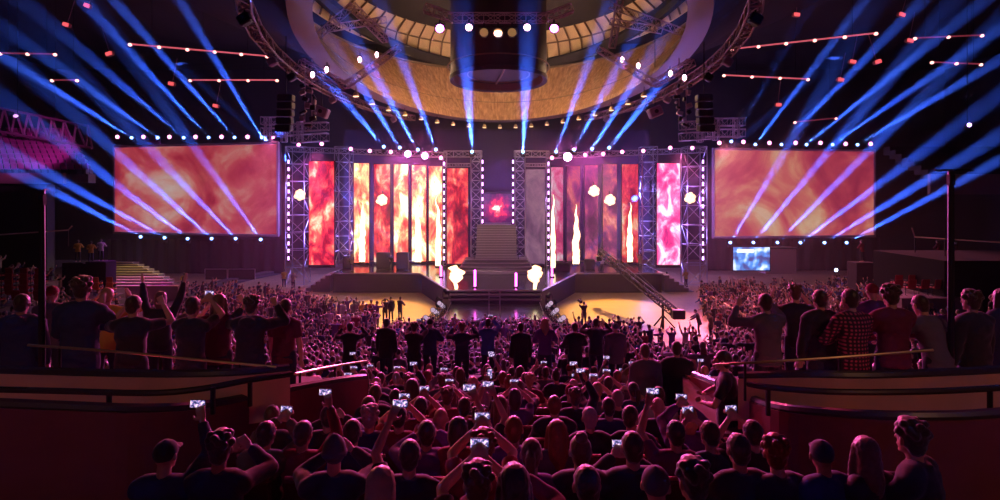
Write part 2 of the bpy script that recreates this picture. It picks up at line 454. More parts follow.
SCRL = [(.30,(.35,.01,.05)),(.42,(.65,.04,.09)),(.49,(.85,.10,.14)),(.54,(.95,.22,.22)),(.60,(1,.45,.40)),(.70,(1,.75,.7))]
SCRR = [(.30,(.45,.03,.09)),(.42,(.70,.07,.13)),(.5,(.85,.17,.17)),(.56,(.95,.33,.22)),(.63,(1,.6,.38)),(.75,(1,.8,.65))]
bigscreen((-45.5,65.9), (-24.1,61.0), 4.45, 14.8, SCRL, 11, .42, 'huge video screen of red clouds hung over the seats with the stepped aisle')
bigscreen((24.1,63.5), (44.2,65.9), 4.05, 14.35, SCRR, 17, .48, 'huge video screen of pink and orange clouds hung above the small lit monitor')

# small screen above the stairs with red burst, and dark recess
cs = empty('centre_screen', P(497.5,224,60.9), 0, 'small dark screen with a glowing red burst above the staircase', 'screen')
MB().cbox((0,.2,1.7), (3.5,.3,3.6), .04).build('housing', M_black, cs)
m = bpy.data.materials.new('burst_video'); m.use_nodes = True; nt = m.node_tree; bs = nt.nodes['Principled BSDF']
tc = nt.nodes.new('ShaderNodeTexCoord'); g = nt.nodes.new('ShaderNodeVectorMath'); g.operation = 'LENGTH'
mp = nt.nodes.new('ShaderNodeMapping'); mp.inputs['Location'].default_value = (0,0,-1.7)
nz = nt.nodes.new('ShaderNodeTexNoise'); nz.inputs['Scale'].default_value = 1.6; nz.inputs['Detail'].default_value = 5
ad = nt.nodes.new('ShaderNodeMath'); ad.operation = 'ADD'
ml = nt.nodes.new('ShaderNodeMath'); ml.operation = 'MULTIPLY_ADD'; ml.inputs[1].default_value = 2.6; ml.inputs[2].default_value = -1.3
cr = nt.nodes.new('ShaderNodeValToRGB'); e = cr.color_ramp.elements; e[0].position = .12; e[0].color = (1,.8,.7,1); e[1].position = 1.0; e[1].color = (.03,0,.03,1)
q = e.new(.3); q.color = (1,.03,.06,1); q = e.new(.6); q.color = (.25,.0,.06,1)
mr = nt.nodes.new('ShaderNodeMath'); mr.operation = 'MULTIPLY'; mr.inputs[1].default_value = .62
for a, b in ((tc.outputs['Object'],mp.inputs['Vector']),(mp.outputs['Vector'],g.inputs[0]),(tc.outputs['Object'],nz.inputs['Vector']),(nz.outputs['Fac'],ml.inputs[0]),(g.outputs['Value'],ad.inputs[0]),(ml.outputs[0],ad.inputs[1]),(ad.outputs[0],mr.inputs[0]),(mr.outputs[0],cr.inputs['Fac']),(cr.outputs['Color'],bs.inputs['Emission Color'])): nt.links.new(a,b)
bs.inputs['Emission Strength'].default_value = 1.6; bs.inputs['Base Color'].default_value = (.02,.02,.02,1)
MB().add([(-1.6,0,.1),(1.6,0,.1),(1.6,0,3.3),(-1.6,0,3.3)], [(0,1,2,3)]).build('screen', m, cs)
b = MB().box((SX,62.5,9), (34,.4,14.5)).build('stage_backdrop', mat('backdrop_cloth',(.03,.018,.05),.9)); tag(b, 'dark cloth backdrop hanging behind the LED panels and the staircase', 'backdrop')

# ---------------------------------------------------------------- towers and trusses
D = 57.0
def tower(px, w, zb, ytop, label, d=D):
    p = P(px, ytop, d); return truss((p.x,d,zb), (p.x,d,p.z), label, w, max(w, .8), .06 if w > .8 else .045, .03, 'truss towers of the stage')
M_alu2 = M_alu
tower(298, 1.85, 0, 147, 'wide lattice tower at the outer end of the wing beside the crimson panel')
tower(344, 1.5, DZ, 147, 'lattice tower between the crimson panel and the row of narrow panels')
tower(445, .35, DZ, 152, 'slim lattice post beside the red flame panel, stage thrust side')
tower(476, 1.0, DZ, 152, 'lattice tower on the red panel side of the staircase')
tower(520, 1.0, DZ, 152, 'lattice tower on the mauve panel side of the staircase')
tower(548, .35, DZ, 152, 'slim lattice post between the mauve and the purple panel')
tower(648, 1.5, DZ, 147, 'lattice tower between the narrow panels and the white and pink panel')
tower(694, 1.95, 0, 147, 'wide lattice tower at the outer end of the wing beside the white and pink panel')
def htruss(x0,y0,x1,y1,lab,w=.5,d0=D-.2,d1=D-.2,m=None,r=.04,g='horizontal lighting trusses'): return truss(P(x0,y0,d0), P(x1,y1,d1), lab, w, .9, r, .025, g, m)
htruss(287,149,447,155,'long horizontal truss over the crimson and white hot LED panels')
htruss(547,156,706,150,'long horizontal truss over the purple and plum LED panels')
htruss(444,154,482,154,'short truss closing the top of the tower frame, red panel side', .6)
htruss(514,154,549,154,'short truss closing the top of the tower frame, mauve panel side', .6)
htruss(444,165,470,165,'thin cross truss right above the red framed panel', .3)
htruss(524,165,549,165,'thin cross truss right above the mauve framed panel', .3)
# strips of dashes on the towers
def dashes(px, y0, y1, d, label, dx=.07, m=None):
    a, b = P(px,y0,d), P(px,y1,d); o = empty('led_strip', (a.x,d,b.z), 0, label, 'light strip', 'dashed light strips on the stage towers')
    L = a.z-b.z; MB().box((0,.06,L/2), (.16,.06,L)).build('rail', M_black, o); n = int(L/.72)
    k = MB().box((0,0,0), (dx*2,.06,.34)).build('lamp_dash', m or mat('violet_dash',(.8,.6,1),.4,emit=(.75,.35,1),es=5), o)
    for i in range(n):
        q = k if i == 0 else k.copy()
        if i: COL.objects.link(q)
        q.location = (0,0,L*(i+.5)/n)
dashes(288.5,158,262,56.0,'violet dashed light strip on the outer tower by the crimson panel')
dashes(444,160,262,56.6,'violet dashed light strip on the slim post by the red panel')
dashes(482.5,158,240,56.4,'violet dashed light strip facing the staircase, red panel side')
dashes(513,158,240,56.4,'violet dashed light strip facing the staircase, mauve panel side')
dashes(548.5,160,262,56.6,'violet dashed light strip on the slim post by the purple panel')
dashes(703,158,262,56.0,'violet dashed light strip on the outer tower by the white and pink panel')
# truss cages over the towers, red light put into the metal colour
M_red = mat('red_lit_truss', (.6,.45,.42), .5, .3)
for j, (x0,x1,y0,y1,d) in enumerate(((262,292,121,121,60),(292,328,128,126,58),(680,712,126,124,58),(706,744,122,122,60))):
    for yy in (0, 11):
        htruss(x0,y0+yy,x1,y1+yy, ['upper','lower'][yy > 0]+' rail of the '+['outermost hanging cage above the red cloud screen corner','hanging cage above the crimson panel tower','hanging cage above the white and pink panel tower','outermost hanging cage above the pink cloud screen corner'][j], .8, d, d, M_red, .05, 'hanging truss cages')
for nm, px, py, h in (('a',268,118,22),('b',284,118,24),('c',300,122,20),('d',700,118,24),('e',716,118,22),('f',736,118,20)):
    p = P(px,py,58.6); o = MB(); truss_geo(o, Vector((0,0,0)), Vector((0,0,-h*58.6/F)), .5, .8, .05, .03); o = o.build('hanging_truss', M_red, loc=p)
    tag(o, {'a':'short upright truss hanging highest above the red cloud screen','b':'short upright truss near the corner of the red cloud screen','c':'short upright truss hanging over the crimson panel','d':'short upright truss hanging over the white and pink panel','e':'short upright truss near the corner of the pink cloud screen','f':'short upright truss hanging over the pink cloud screen top edge'}[nm], 'truss', 'hanging upright trusses')

# ---------------------------------------------------------------- lamps
def lamp_proto(name, lens, r=.3, label='x', cat='stage light'):
    o = empty(name, (0,0,0), 0, label, cat)
    MB().tube([(0,.34,0),(0,.25,0),(0,-.05,0),(0,-.1,0)], [r*.5,r*.8,r,r*1.05], 12).build('can', M_black, o)
    MB().tube([(0,-.1,0),(0,-.13,0),(0,-.15,0)], [r*.92,r*.9,r*.6], 12).build('lens', lens, o)
    y = MB(); y.tube([(-r*1.15,0,0),(-r*1.15,0,r*1.3),(r*1.15,0,r*1.3),(r*1.15,0,0)], .03, 5); y.tube([(0,0,r*1.3),(0,0,r*1.3+.2)], .05, 6); y.build('yoke', M_black, o)
    return o
pr = lamp_proto('stage_lamp', M_pink, .23)
SPL = 'pink stage lamp '
for (px,py,d,lab) in [(118,137,65.2,'first on the red cloud screen top'),(144,137,64.6,'second on the red cloud screen top'),(170,137,64,'third on the red cloud screen top'),(196,137,63.4,'fourth on the red cloud screen top'),(222,137,62.8,'fifth on the red cloud screen top'),(248,137,62.2,'sixth on the red cloud screen top'),(273,137,61,'last on the red cloud screen top, by the truss cage'),
    (719,143,63.3,'first on the pink cloud screen top, by the truss cage'),(743,142,63.6,'second on the pink cloud screen top'),(769,143,64,'third on the pink cloud screen top'),(795,143,64.4,'fourth on the pink cloud screen top'),(820,143,64.7,'fifth on the pink cloud screen top'),(845,144,65,'sixth on the pink cloud screen top'),(870,144,65.4,'last on the pink cloud screen top, farthest from stage'),
    (299,145,56.2,'at the outer end of the truss over the crimson panel'),(322,144,56.2,'right above the crimson panel'),(351,149,56.2,'over the outermost white and red panel'),(370,151,56.2,'over the gap beside the deep red panel'),(391,152,56.2,'over the deep red panel'),
    (441,158,56.2,'over the orange flame panel'),(552,158,56.2,'over the purple panel'),(585,155,56.2,'over the dark red panel'),(603,154,56.2,'over the fourth panel past the stairs'),(622,152,56.2,'over the narrow red panel by the side steps'),(643,151,56.2,'on top of the tower by the white and pink panel'),(670,148,56.2,'over the white and pink panel'),(692,148,56.2,'at the outer end of the truss over the white and pink panel')]:
    place(pr, USED, P(px,py,d), 0, 1.05 if d > 60 else .9, label=SPL+lab, group='pink stage lamps on the screens and trusses')
pb = lamp_proto('wash_lamp', M_brightpink, .34)
for (px,py,lab,s) in ((408,154,'dazzling magenta wash lamp over the third narrow panel',1.0),(425,156,'dazzling magenta wash lamp over the burnt out white panel',1.0),(567.5,157,'largest dazzling magenta wash lamp, over the plum panel',1.35)):
    place(pb, USED, P(px,py,56.2), 0, s, lab, 'magenta wash lamps')
# round blinders
bl = empty('blinder_lamp', (0,0,0), 0, 'x', 'stage light')
MB().tube([(0,.3,0),(0,.1,0),(0,0,0)], [.35,.5,.58], 16).build('reflector', M_alu, bl)
b = MB()
for i in range(6): a = PI/3*i; b.ell(((.30+.07*(i%2))*math.cos(a+.4),-.08,(.30+.07*(i%2))*math.sin(a+.4)), (.25-.03*(i%3),.16,.25-.04*(i%2)), 12, 8)
b.ell((0,-.1,0), (.26,.18,.26), 8, 6); b.build('bulbs', M_white, bl)
y = MB(); y.tube([(0,.25,0),(0,.35,.9)], .05, 6); y.build('yoke', M_black, bl)
for (px,py,lab) in ((300,195,'glowing round blinder lamp on the outer tower by the crimson panel'),(382,200,'glowing round blinder lamp before the deep red panel'),(594,191,'higher of two round blinder lamps before the dark red panels'),(610,200,'lower of two round blinder lamps before the dark red panels'),(690,198,'glowing round blinder lamp on the outer tower by the white and pink panel')):
    place(bl, USED, P(px,py,55.2), 0, 1, lab, 'round blinder lamps')

# ---------------------------------------------------------------- beams: moving heads with narrow lamps
mh = empty('moving_head', (0,0,0), 0, 'x', 'stage light')
MB().cbox((0,0,-.42), (.42,.42,.16), .03).build('base', M_black, mh)
y = MB(); y.cbox((-.22,0,-.15), (.07,.2,.5), .02); y.cbox((.22,0,-.15), (.07,.2,.5), .02); y.cbox((0,0,-.34), (.5,.22,.06), .02); y.build('yoke', M_black, mh)
hd = MB(); hd.tube([(0,0,-.2),(0,0,-.12),(0,0,.12),(0,0,.2)], [.1,.16,.17,.19], 12); hd = hd.build('head', M_black, mh)
MB().tube([(0,0,.2),(0,0,.215)], [.165,.13], 12).build('lens', M_blue, hd)
def beam(bx, by, bd, ex, ey, ed, label, power=BEAM_W, ang=1.9, col=(.045,.135,1.0)):
    a, b = P(bx,by,bd), P(ex,ey,ed-9 if bd > 50 else ed); v = (b-a).normalized()
    o = place(mh, USED, a, 0, 1.0, label, 'moving heads throwing blue beams')
    q = v.to_track_quat('Z','Y')
    for ch in o.children:
        if ch.name.startswith('head'): ch.rotation_euler = q.to_euler()
    L = bpy.data.lights.new('beam_light', 'SPOT'); L.energy = power; L.color = col; L.spot_size = math.radians(ang); L.spot_blend = .45
    L.shadow_soft_size = .12
    lo = bpy.data.objects.new('beam_light', L); COL.objects.link(lo); lo.location = a+v*.5
    lo.rotation_euler = (-v).to_track_quat('Z','Y').to_euler()
T = 'moving head sending a blue beam up, '
BE = []
for i, (b, e, ed) in enumerate((((132,138),(5,58),46),((158,138),(60,68),46),((184,138),(95,62),46),((209,138),(92,10),44),((235,138),(114,0),44),((262,138),(180,0),44))):
    BE.append((b[0],b[1],65.4-i*.8,e[0],e[1],ed, T+ORD[i]+' on the red cloud screen top', (1.3,.8,.8,1.5,1.8,1.5)[i]))
for i, (b, e, ed) in enumerate((((141,237),(45,187),48),((165,238),(60,180),48),((188,239),(100,172),48),((212,239),(130,165),48),((236,239),(165,165),48),((261,240),(200,155),48))):
    BE.append((b[0],b[1],64.6-i*.8,e[0],e[1],ed, T+ORD[i]+' under the red cloud screen', (1.2,1.5,1.5,1.4,1.2,1.0)[i]))
for i, (b, e, ed) in enumerate((((384,147),(325,78),40),((400,148),(352,72),40),((418,150),(373,72),40),((436,150),(400,55),40),((472,152),(462,8),29))):
    BE.append((b[0],b[1],56,e[0],e[1],ed, T+ORD[i]+' from the crimson panel end over the stage', (1.0,1.0,1.3,1.0,1.2)[i]))
for i, (b, e, ed) in enumerate((((523,152),(529,8),29),((556,152),(592,52),40),((574,150),(618,68),40),((592,149),(638,76),40),((609,148),(665,78),40))):
    BE.append((b[0],b[1],56,e[0],e[1],ed, T+ORD[i]+' past the staircase over the stage', (1.2,.9,.9,1.1,1.2)[i]))
for i, (b, e, ed) in enumerate((((731,142),(812,0),44),((755,145),(865,0),44),((781,145),(905,18),44),((806,145),(950,28),44),((832,145),(975,46),46),((857,145),(1000,60),46))):
    BE.append((b[0],b[1],63+i*.4,e[0],e[1],ed, T+ORD[i]+' on the pink cloud screen top', (1.2,1.2,1.4,1.5,1.4,1.3)[i]))
for i, (b, e, ed) in enumerate((((730,243),(780,160),50),((753,243),(830,150),50),((777,243),(870,150),50),((800,243),(905,165),48),((824,243),(935,175),48),((846,243),(985,168),48))):
    BE.append((b[0],b[1],63+i*.4,e[0],e[1],ed, T+ORD[i]+' under the pink cloud screen', (1.0,1.8,1.7,1.5,1.7,1.5)[i]))
for i, (b, e, ed) in enumerate((((439,300),(380,246),46),((446,292),(404,252),47),((553,303),(622,243),46),((549,296),(585,255),47))):
    BE.append((b[0],b[1],41.5,e[0],e[1],ed, ['moving head beside the runway, low blue beam, crimson side, nearer the crowd','moving head beside the runway, low blue beam, crimson side, nearer the stage','moving head beside the runway, low blue beam, crane side, nearer the crowd','moving head beside the runway, low blue beam, crane side, nearer the stage'][i], .8))
for b in BE: beam(*b[:7], power=BEAM_W*b[7]*(3.2 if 450 < b[0] < 540 else 2.0 if 380 < b[0] < 615 and b[2] > 50 else 1.25 if b[1] > 200 else 1), ang=1.5)
# round lamps along the runway
rl = empty('floor_lamp_can', (0,0,0), 0, 'x', 'stage light')
MB().tube([(0,.2,0),(0,-.06,0)], [.16,.22], 10).build('can', M_black, rl)
MB().tube([(0,-.06,0),(0,-.09,0)], [.19,.12], 10).build('lens', mat('faint_lens',(.7,.6,.7),.2,emit=(.9,.7,1),es=.45), rl)
for sx in (-1,1):
    for i in range(9):
        y = 42-i*.8
        place(rl, USED, (SX+sx*(3.9+.06*i), y, .35+.28*(i%3)+.3), 0, .85, label='round lamp can in the cluster along the '+('crimson' if sx < 0 else 'crane')+' side of the runway', group='lamp cans along the '+('crimson' if sx < 0 else 'crane')+' side of the runway')
    o = MB(); truss_geo(o, Vector((0,0,0)), Vector((sx*.5,-6.6,0)), .5, .8, .03, .02); o = o.build('runway_rack', M_black, loc=(SX+sx*3.95,42.1,.5)); tag(o, 'black lattice rack carrying lamp cans on the '+('crimson' if sx < 0 else 'crane')+' side of the runway', 'rack')
# magenta tubes
mg = mat('magenta_tube', (1,.3,.9), .3, emit=(1,.10,.75), es=7)
for (px,y0,y1,d,lab) in ((475,270,286,43.6,'brightest magenta light tube at the foot of the wide steps'),(516,273,285,43.6,'fainter magenta light tube by the wide steps, mauve panel side'),(441,266,288,49,'magenta light tube beside the red framed panel foot'),(552,266,288,49,'magenta light tube beside the purple panel foot')):
    a = P(px,y0,d); o = empty('light_tube', (a.x,d,DZ), 0, lab, 'light', 'magenta light tubes')
    MB().tube([(0,0,.06),(0,0,a.z-DZ)], .08, 8).build('tube', mg, o); MB().cbox((0,0,.04), (.4,.3,.08), .02).build('base', M_black, o)
# barrier frame at the runway front
bf = empty('gate_barrier', (0,0,0), 0, 'thin metal frame standing on the front of the runway', 'frame')
f = MB(); x0, x1 = P(489,300,37).x, P(500,300,37).x; f.tube([(x0,37,.95),(x0,37,2.7),(x1,37,2.7),(x1,37,.95)], .03, 6); f.tube([(x0,37,2.3),(x1,37,2.3)], .02, 5); f.build('frame', M_alu, bf)

# ---------------------------------------------------------------- flames
fm = bpy.data.materials.new('flame'); fm.use_nodes = True; nt = fm.node_tree; bs = nt.nodes['Principled BSDF']
lw = nt.nodes.new('ShaderNodeLayerWeight'); lw.inputs['Blend'].default_value = .45
cr = nt.nodes.new('ShaderNodeValToRGB'); e = cr.color_ramp.elements; e[0].position = .25; e[0].color = (1,.85,.5,1); e[1].position = .95; e[1].color = (1,.3,.06,1)
nt.links.new(lw.outputs['Facing'], cr.inputs['Fac']); nt.links.new(cr.outputs['Color'], bs.inputs['Emission Color']); bs.inputs['Emission Strength'].default_value = 2.6
def flame(px, yb, yt, d, wpx, label, seed, ball=False):
    a, t = P(px,yb,d), P(px,yt,d); H = t.z-a.z; R = wpx*d/F/2; r_ = random.Random(seed)
    o = empty('flame_jet', a, 0, label, 'flame', 'flames on the stage')
    def body(dx, R, H, ph, z0=0):
        n, m = 14, 22; rings = []
        for j in range(m+1):
            s = j/m
            if ball: w = R*(.25+.25*s if s < .35 else .25+.9*math.sin(PI*(s-.3)/.7)**.7 if s < 1 else .05)
            else: w = R*.62*(math.sin(PI*min(1, s*.9+.10))**.9*(1-s)**.5*1.3+.05)*(1+.35*noise.noise(Vector((ph*2, s*11, 2)))) if s < 1 else .01
            cx = dx*(1-s*.6)+R*1.0*noise.noise(Vector((ph, s*5, 0)))*s; cy = R*.8*noise.noise(Vector((ph, s*5, 9)))*s
            rings.append([(cx+w*math.cos(2*PI*k/n)*(1+.45*noise.noise(Vector((math.cos(2*PI*k/n)*1.2+ph, s*9, math.sin(2*PI*k/n)*1.2)))), cy+w*math.sin(2*PI*k/n)*(1+.4*noise.noise(Vector((k*.9+ph, s*7, 3)))), z0+H*s) for k in range(n)])
        return MB().loft(rings)
    f = body(0, R, H, seed)
    f.build('flame', fm, o, smooth=True)
    if not ball:
        body(R*.5, R*.45, H*.45, seed+5).build('tongue', fm, o, smooth=True); body(-R*.5, R*.4, H*.35, seed+9).build('tongue', fm, o, smooth=True)
    MB().cbox((0,0,-.08), (.5,.5,.2), .04).build('burner', M_black, o)
flame(362,262,202,53.5,9,'slim flame jet before the outermost white and red panel',1)
flame(418,262,200,53.5,10,'flame jet before the burnt out white panel',2)
flame(438,266,194,53,8,'tallest flame jet of the crimson side, beside the framed panel',3)
flame(553,268,194,53,7,'tall thin flame jet beside the mauve panel',4)
flame(576,264,204,53.5,10,'broad flame jet before the plum panel',5)
flame(630,262,202,53.5,8,'flame jet before the narrow red panel by the side steps',6)
flame(456,291,265,43.0,12,'short round fire ball on the thrust corner, crimson side',7,True)
flame(535,291,265,43.0,12,'short round fire ball on the thrust corner, crane side',8,True)
# ============================================================ people
HEAD = (0,.032,.678)
def ik(a, t, l1, l2, pole):
    a, t, pole = Vector(a), Vector(t), Vector(pole)
    d = t-a; L = d.length
    if L > (l1+l2)*.995: t = a+d.normalized()*(l1+l2)*.995; d = t-a; L = d.length
    if L < .12: L = .12; t = a+d.normalized()*L; d = t-a
    x = (l1*l1-l2*l2+L*L)/(2*L); h = math.sqrt(max(0, l1*l1-x*x)); u = d.normalized()
    p = (pole-u*pole.dot(u)).normalized()
    return a+u*x+p*h, t
#                 stand  lean   left hand (from shoulder)  left pole    right hand      right pole   yaw
POSES = {
 'sit':        (0, .06, (.03,.36,-.36), (-1,-.3,-.6), (-.03,.36,-.36), (1,-.3,-.6), 0),
 'sit_turn':   (0, .02, (.03,.34,-.34), (-1,-.3,-.6), (-.02,.30,-.18), (1,-.3,-.6), .5),
 'sit_film':   (0, .04, (.13,.33,.27), (-1,.1,-.6), (-.13,.33,.27), (1,.1,-.6), 0),
 'sit_filmright': (0, .04, (.03,.36,-.36), (-1,-.3,-.6), (-.02,.28,.42), (1,.1,-.4), .1),
 'sit_filmleft':  (0, .04, (-.02,.28,.42), (-1,.1,-.4), (-.03,.36,-.36), (1,-.3,-.6), -.1),
 'sit_low':    (0, .10, (.10,.40,.02), (-1,-.1,-.8), (-.12,.40,.02), (1,-.1,-.8), 0),
 'sit_clap':   (0, .05, (.08,.36,.10), (-1,0,-.5), (-.10,.36,.12), (1,0,-.5), -.15),
 'stand':      (1, .03, (-.06,.06,-.55), (-1,-.4,0), (.06,.06,-.55), (1,-.4,0), 0),
 'stand_film': (1, .02, (.13,.33,.27), (-1,.1,-.6), (-.13,.33,.27), (1,.1,-.6), 0),
 'stand_filmright': (1, .02, (-.03,.10,-.54), (-1,-.4,0), (-.02,.28,.44), (1,.1,-.4), .1),
 'stand_clap': (1, .05, (-.06,.30,.16), (-1,.2,-.8), (.04,.30,.20), (1,.2,-.8), .1),
 'stand_cheer':(1, .02, (-.14,.10,.54), (-1,.1,0), (.14,.12,.53), (1,.1,0), 0),
 'stand_lean': (1, .30, (-.10,.40,-.30), (-1,-.3,0), (.12,.42,-.28), (1,-.3,0), .1),
 'stand_front':(1, .03, (.12,.26,-.30), (-1,-.5,0), (-.10,.26,-.22), (1,-.5,0), 0),
}
def skel(pose):
    stand, lean, lh, lp_, rh, rp_, yaw = POSES[pose]
    hz_ = .93 if stand else .50
    R = Matrix.Rotation(-lean, 3, 'X')
    def T(v): return R @ Vector(v)+Vector((0,0,hz_))
    S = {'T': T, 'R': R, 'hz': hz_, 'stand': stand, 'yaw': yaw}
    for s, key, hnd, pole in ((-1,'l',lh,lp_),(1,'r',rh,rp_)):
        sh = T((s*.185,0,.435)); el, ha = ik(sh, sh+Vector(hnd), .29, .26, pole)
        S['sh'+key], S['el'+key], S['ha'+key] = sh, el, ha
        if stand:
            kn = Vector((s*.105,.03,.49)); an = Vector((s*.12,-.02,.09)); hp = Vector((s*.095,0,.92))
        else:
            hp = Vector((s*.095,.02,.50)); kn = Vector((s*.14,.44,.50)); an = Vector((s*.14,.42,.10))
        S['hp'+key], S['kn'+key], S['an'+key] = hp, kn, an
    S['head'] = T(HEAD)
    return S
TORSO = [(-.10,.145,.10),(-.02,.168,.118),(.10,.150,.105),(.22,.150,.105),(.33,.172,.115),(.41,.178,.108),(.465,.145,.09),(.50,.085,.068)]
def torso(mb, S, g, lo=-9, hi=9, n=18):
    rings = []
    for t, a, b in TORSO:
        if not lo <= t <= hi: continue
        a += g; b += g
        rings.append([S['T']((a*abs(math.cos(q))**.85*(1 if math.cos(q) >= 0 else -1), b*abs(math.sin(q))**.85*(1 if math.sin(q) >= 0 else -1)-.01*(t > .3), t)) for q in [2*PI*k/n for k in range(n)]])
    mb.loft(rings)
def hand(mb, S, key, lod):
    el, w = S['el'+key], S['ha'+key]; u = (w-el).normalized(); s = 1 if key == 'r' else -1
    side = Vector((-s,0,0)); side = (side-u*side.dot(u)).normalized(); nrm = u.cross(side).normalized()
    M = Matrix((side, nrm, u)).transposed()
    c = w+u*.05
    mb.ell(c, (.04,.017,.055), 10, 6, M)
    if lod == 0:
        fwd = nrm if nrm.y > 0 else -nrm
        for k, (o_, L) in enumerate(((.03,.07),(.01,.08),(-.011,.075),(-.031,.06))):
            b0 = w+u*.09+side*o_; b1 = b0+(u*.8+fwd*.35+side*o_*2).normalized()*L*.5; b2 = b1+(u*.35+fwd*.9).normalized()*L*.5
            mb.tube([b0-u*.02, b0, b1, b2], [.010,.0105,.010,.0085], 7, round_=True)
        t0 = w+u*.03+side*.035; t1 = t0+(side*.8+u*.6+fwd*.2).normalized()*.035; t2 = t1+(u*.9+fwd*.4+side*.2).normalized()*.03
        mb.tube([t0-side*.01, t0, t1, t2], [.013,.013,.012,.010], 7, round_=True)
    else:
        mb.ell(w+u*.11, (.038,.014,.045), 8, 5, M)
def body_mb(S, lod):
    mb = MB(); T = S['T']
    torso(mb, S, 0)
    n = (14,10,6)[lod]
    for k, s in (('l',-1),('r',1)):
        mb.tube([T((s*.03,0,.475)), T((s*.11,0,.458)), S['sh'+k]], [.058,.062,.060], n, round_=True)
        mb.tube([S['sh'+k], S['sh'+k].lerp(S['el'+k],.35), S['el'+k]], [.056,.050,.038], n, round_=True)
        mb.tube([S['el'+k], S['el'+k].lerp(S['ha'+k],.3), S['ha'+k]], [.039,.040,.026], n, round_=True)
        hand(mb, S, k, lod)
        mb.tube([S['hp'+k], S['hp'+k].lerp(S['kn'+k],.4), S['kn'+k]], [.088,.08,.055], n, round_=True)
        mb.tube([S['kn'+k], S['kn'+k].lerp(S['an'+k],.35), S['an'+k]], [.054,.056,.036], n, round_=True)
        a = S['an'+k]; mb.tube([a+Vector((0,-.05,-.045)), a+Vector((0,.06,-.045)), a+Vector((s*.01,.16,-.06))], [.038,.038,.028], 8, round_=True)
    mb.tube([T((0,-.005,.46)), T((0,.01,.56)), T((0,.02,.64))], [.062,.052,.053], n, round_=True)
    Hm = Matrix.Rotation(-S['yaw'], 3, 'Z') @ S['R']; c = S['head']
    def h(v): return c+Hm @ Vector(v)
    mb.ell(c+Hm @ Vector((0,-.005,.02)), (.076,.095,.098), (18,12,8)[lod], (12,8,6)[lod], Hm)
    mb.ell(h((0,.02,-.045)), (.058,.07,.07), (16,10,6)[lod], (10,6,5)[lod], Hm)
    if lod < 2:
        mb.tube([h((0,.088,.02)), h((0,.112,-.022))], [.009,.015], 8, round_=True)     # nose
        mb.tube([h((-.022,.082,-.055)), h((0,.092,-.055)), h((.022,.082,-.055))], .010, 6, round_=True)   # lips
        mb.ell(h((0,.07,-.10)), (.028,.026,.02), 8, 6)                                  # chin
        mb.tube([h((-.045,.082,.035)), h((-.015,.094,.032))], .011, 6, round_=True); mb.tube([h((.045,.082,.035)), h((.015,.094,.032))], .011, 6, round_=True)
        for s in (-1,1): mb.ell(h((s*.080,-.002,-.005)), (.013,.024,.034), 8, 8, Hm @ Matrix.Rotation(s*.35,3,'Z'))
    return mb
def shirt_mb(S, lod, kind):
    mb = MB(); T = S['T']; n = (14,10,6)[lod]; g = {'tee':.014,'long':.018,'jacket':.026,'hoodie':.026}[kind]
    torso(mb, S, g, lo=-.11, hi=.51)
    if S['stand']: mb.loft([[T(((.172+g)*math.cos(q), (.118+g)*math.sin(q), t)) for q in [2*PI*k/16 for k in range(16)]] for t in ((-.14 if kind != 'jacket' else -.22), .0)])
    for k, s in (('l',-1),('r',1)):
        mb.tube([T((s*.03,0,.482)), T((s*.11,0,.464)), S['sh'+k]], [.058+g,.068+g,.066+g], n, round_=True)
        if kind == 'tee':
            e = S['sh'+k].lerp(S['el'+k], .68); mb.tube([S['sh'+k], S['sh'+k].lerp(e,.5), e], [.058+g,.056+g,.056+g], n)
        else:
            mb.tube([S['sh'+k], S['sh'+k].lerp(S['el'+k],.4), S['el'+k]], [.057+g,.053+g,.044+g], n, round_=True)
            e = S['el'+k].lerp(S['ha'+k], .97); mb.tube([S['el'+k], S['el'+k].lerp(e,.3), e], [.044+g,.043+g,.030+g*.7], n, round_=False)
    if kind == 'hoodie': mb.ell(T((0,-.105,.47)), (.12,.06,.085), 14, 8); mb.tube([T((-.10,-.05,.50)), T((0,-.10,.52)), T((.10,-.05,.50))], .035, 8, round_=True)
    else:
        r = .064+g*.45; mb.tube([T((r*math.cos(q), r*.9*math.sin(q)-.01, .512+.010*math.sin(-q))) for q in [2*PI*k/12 for k in range(13)]], .014+g*.25, 6)
    if kind == 'jacket': mb.tube([T((-.09,0,.51)), T((0,-.085,.525)), T((.09,0,.51))], .02, 8, round_=True)
    return mb
def pants_mb(S, lod):
    mb = MB(); n = (12,8,6)[lod]
    torso(mb, S, .010, hi=-.0)
    mb.ell(Vector((0,0,S['hz']-.02)), (.172,.128,.10), 12, 8)
    for k in 'lr':
        mb.tube([S['hp'+k], S['hp'+k].lerp(S['kn'+k],.4), S['kn'+k]], [.102,.093,.070], n, round_=True)
        mb.tube([S['kn'+k], S['kn'+k].lerp(S['an'+k],.4), S['an'+k]+Vector((0,0,.02))], [.069,.066,.054], n, round_=False)
    return mb
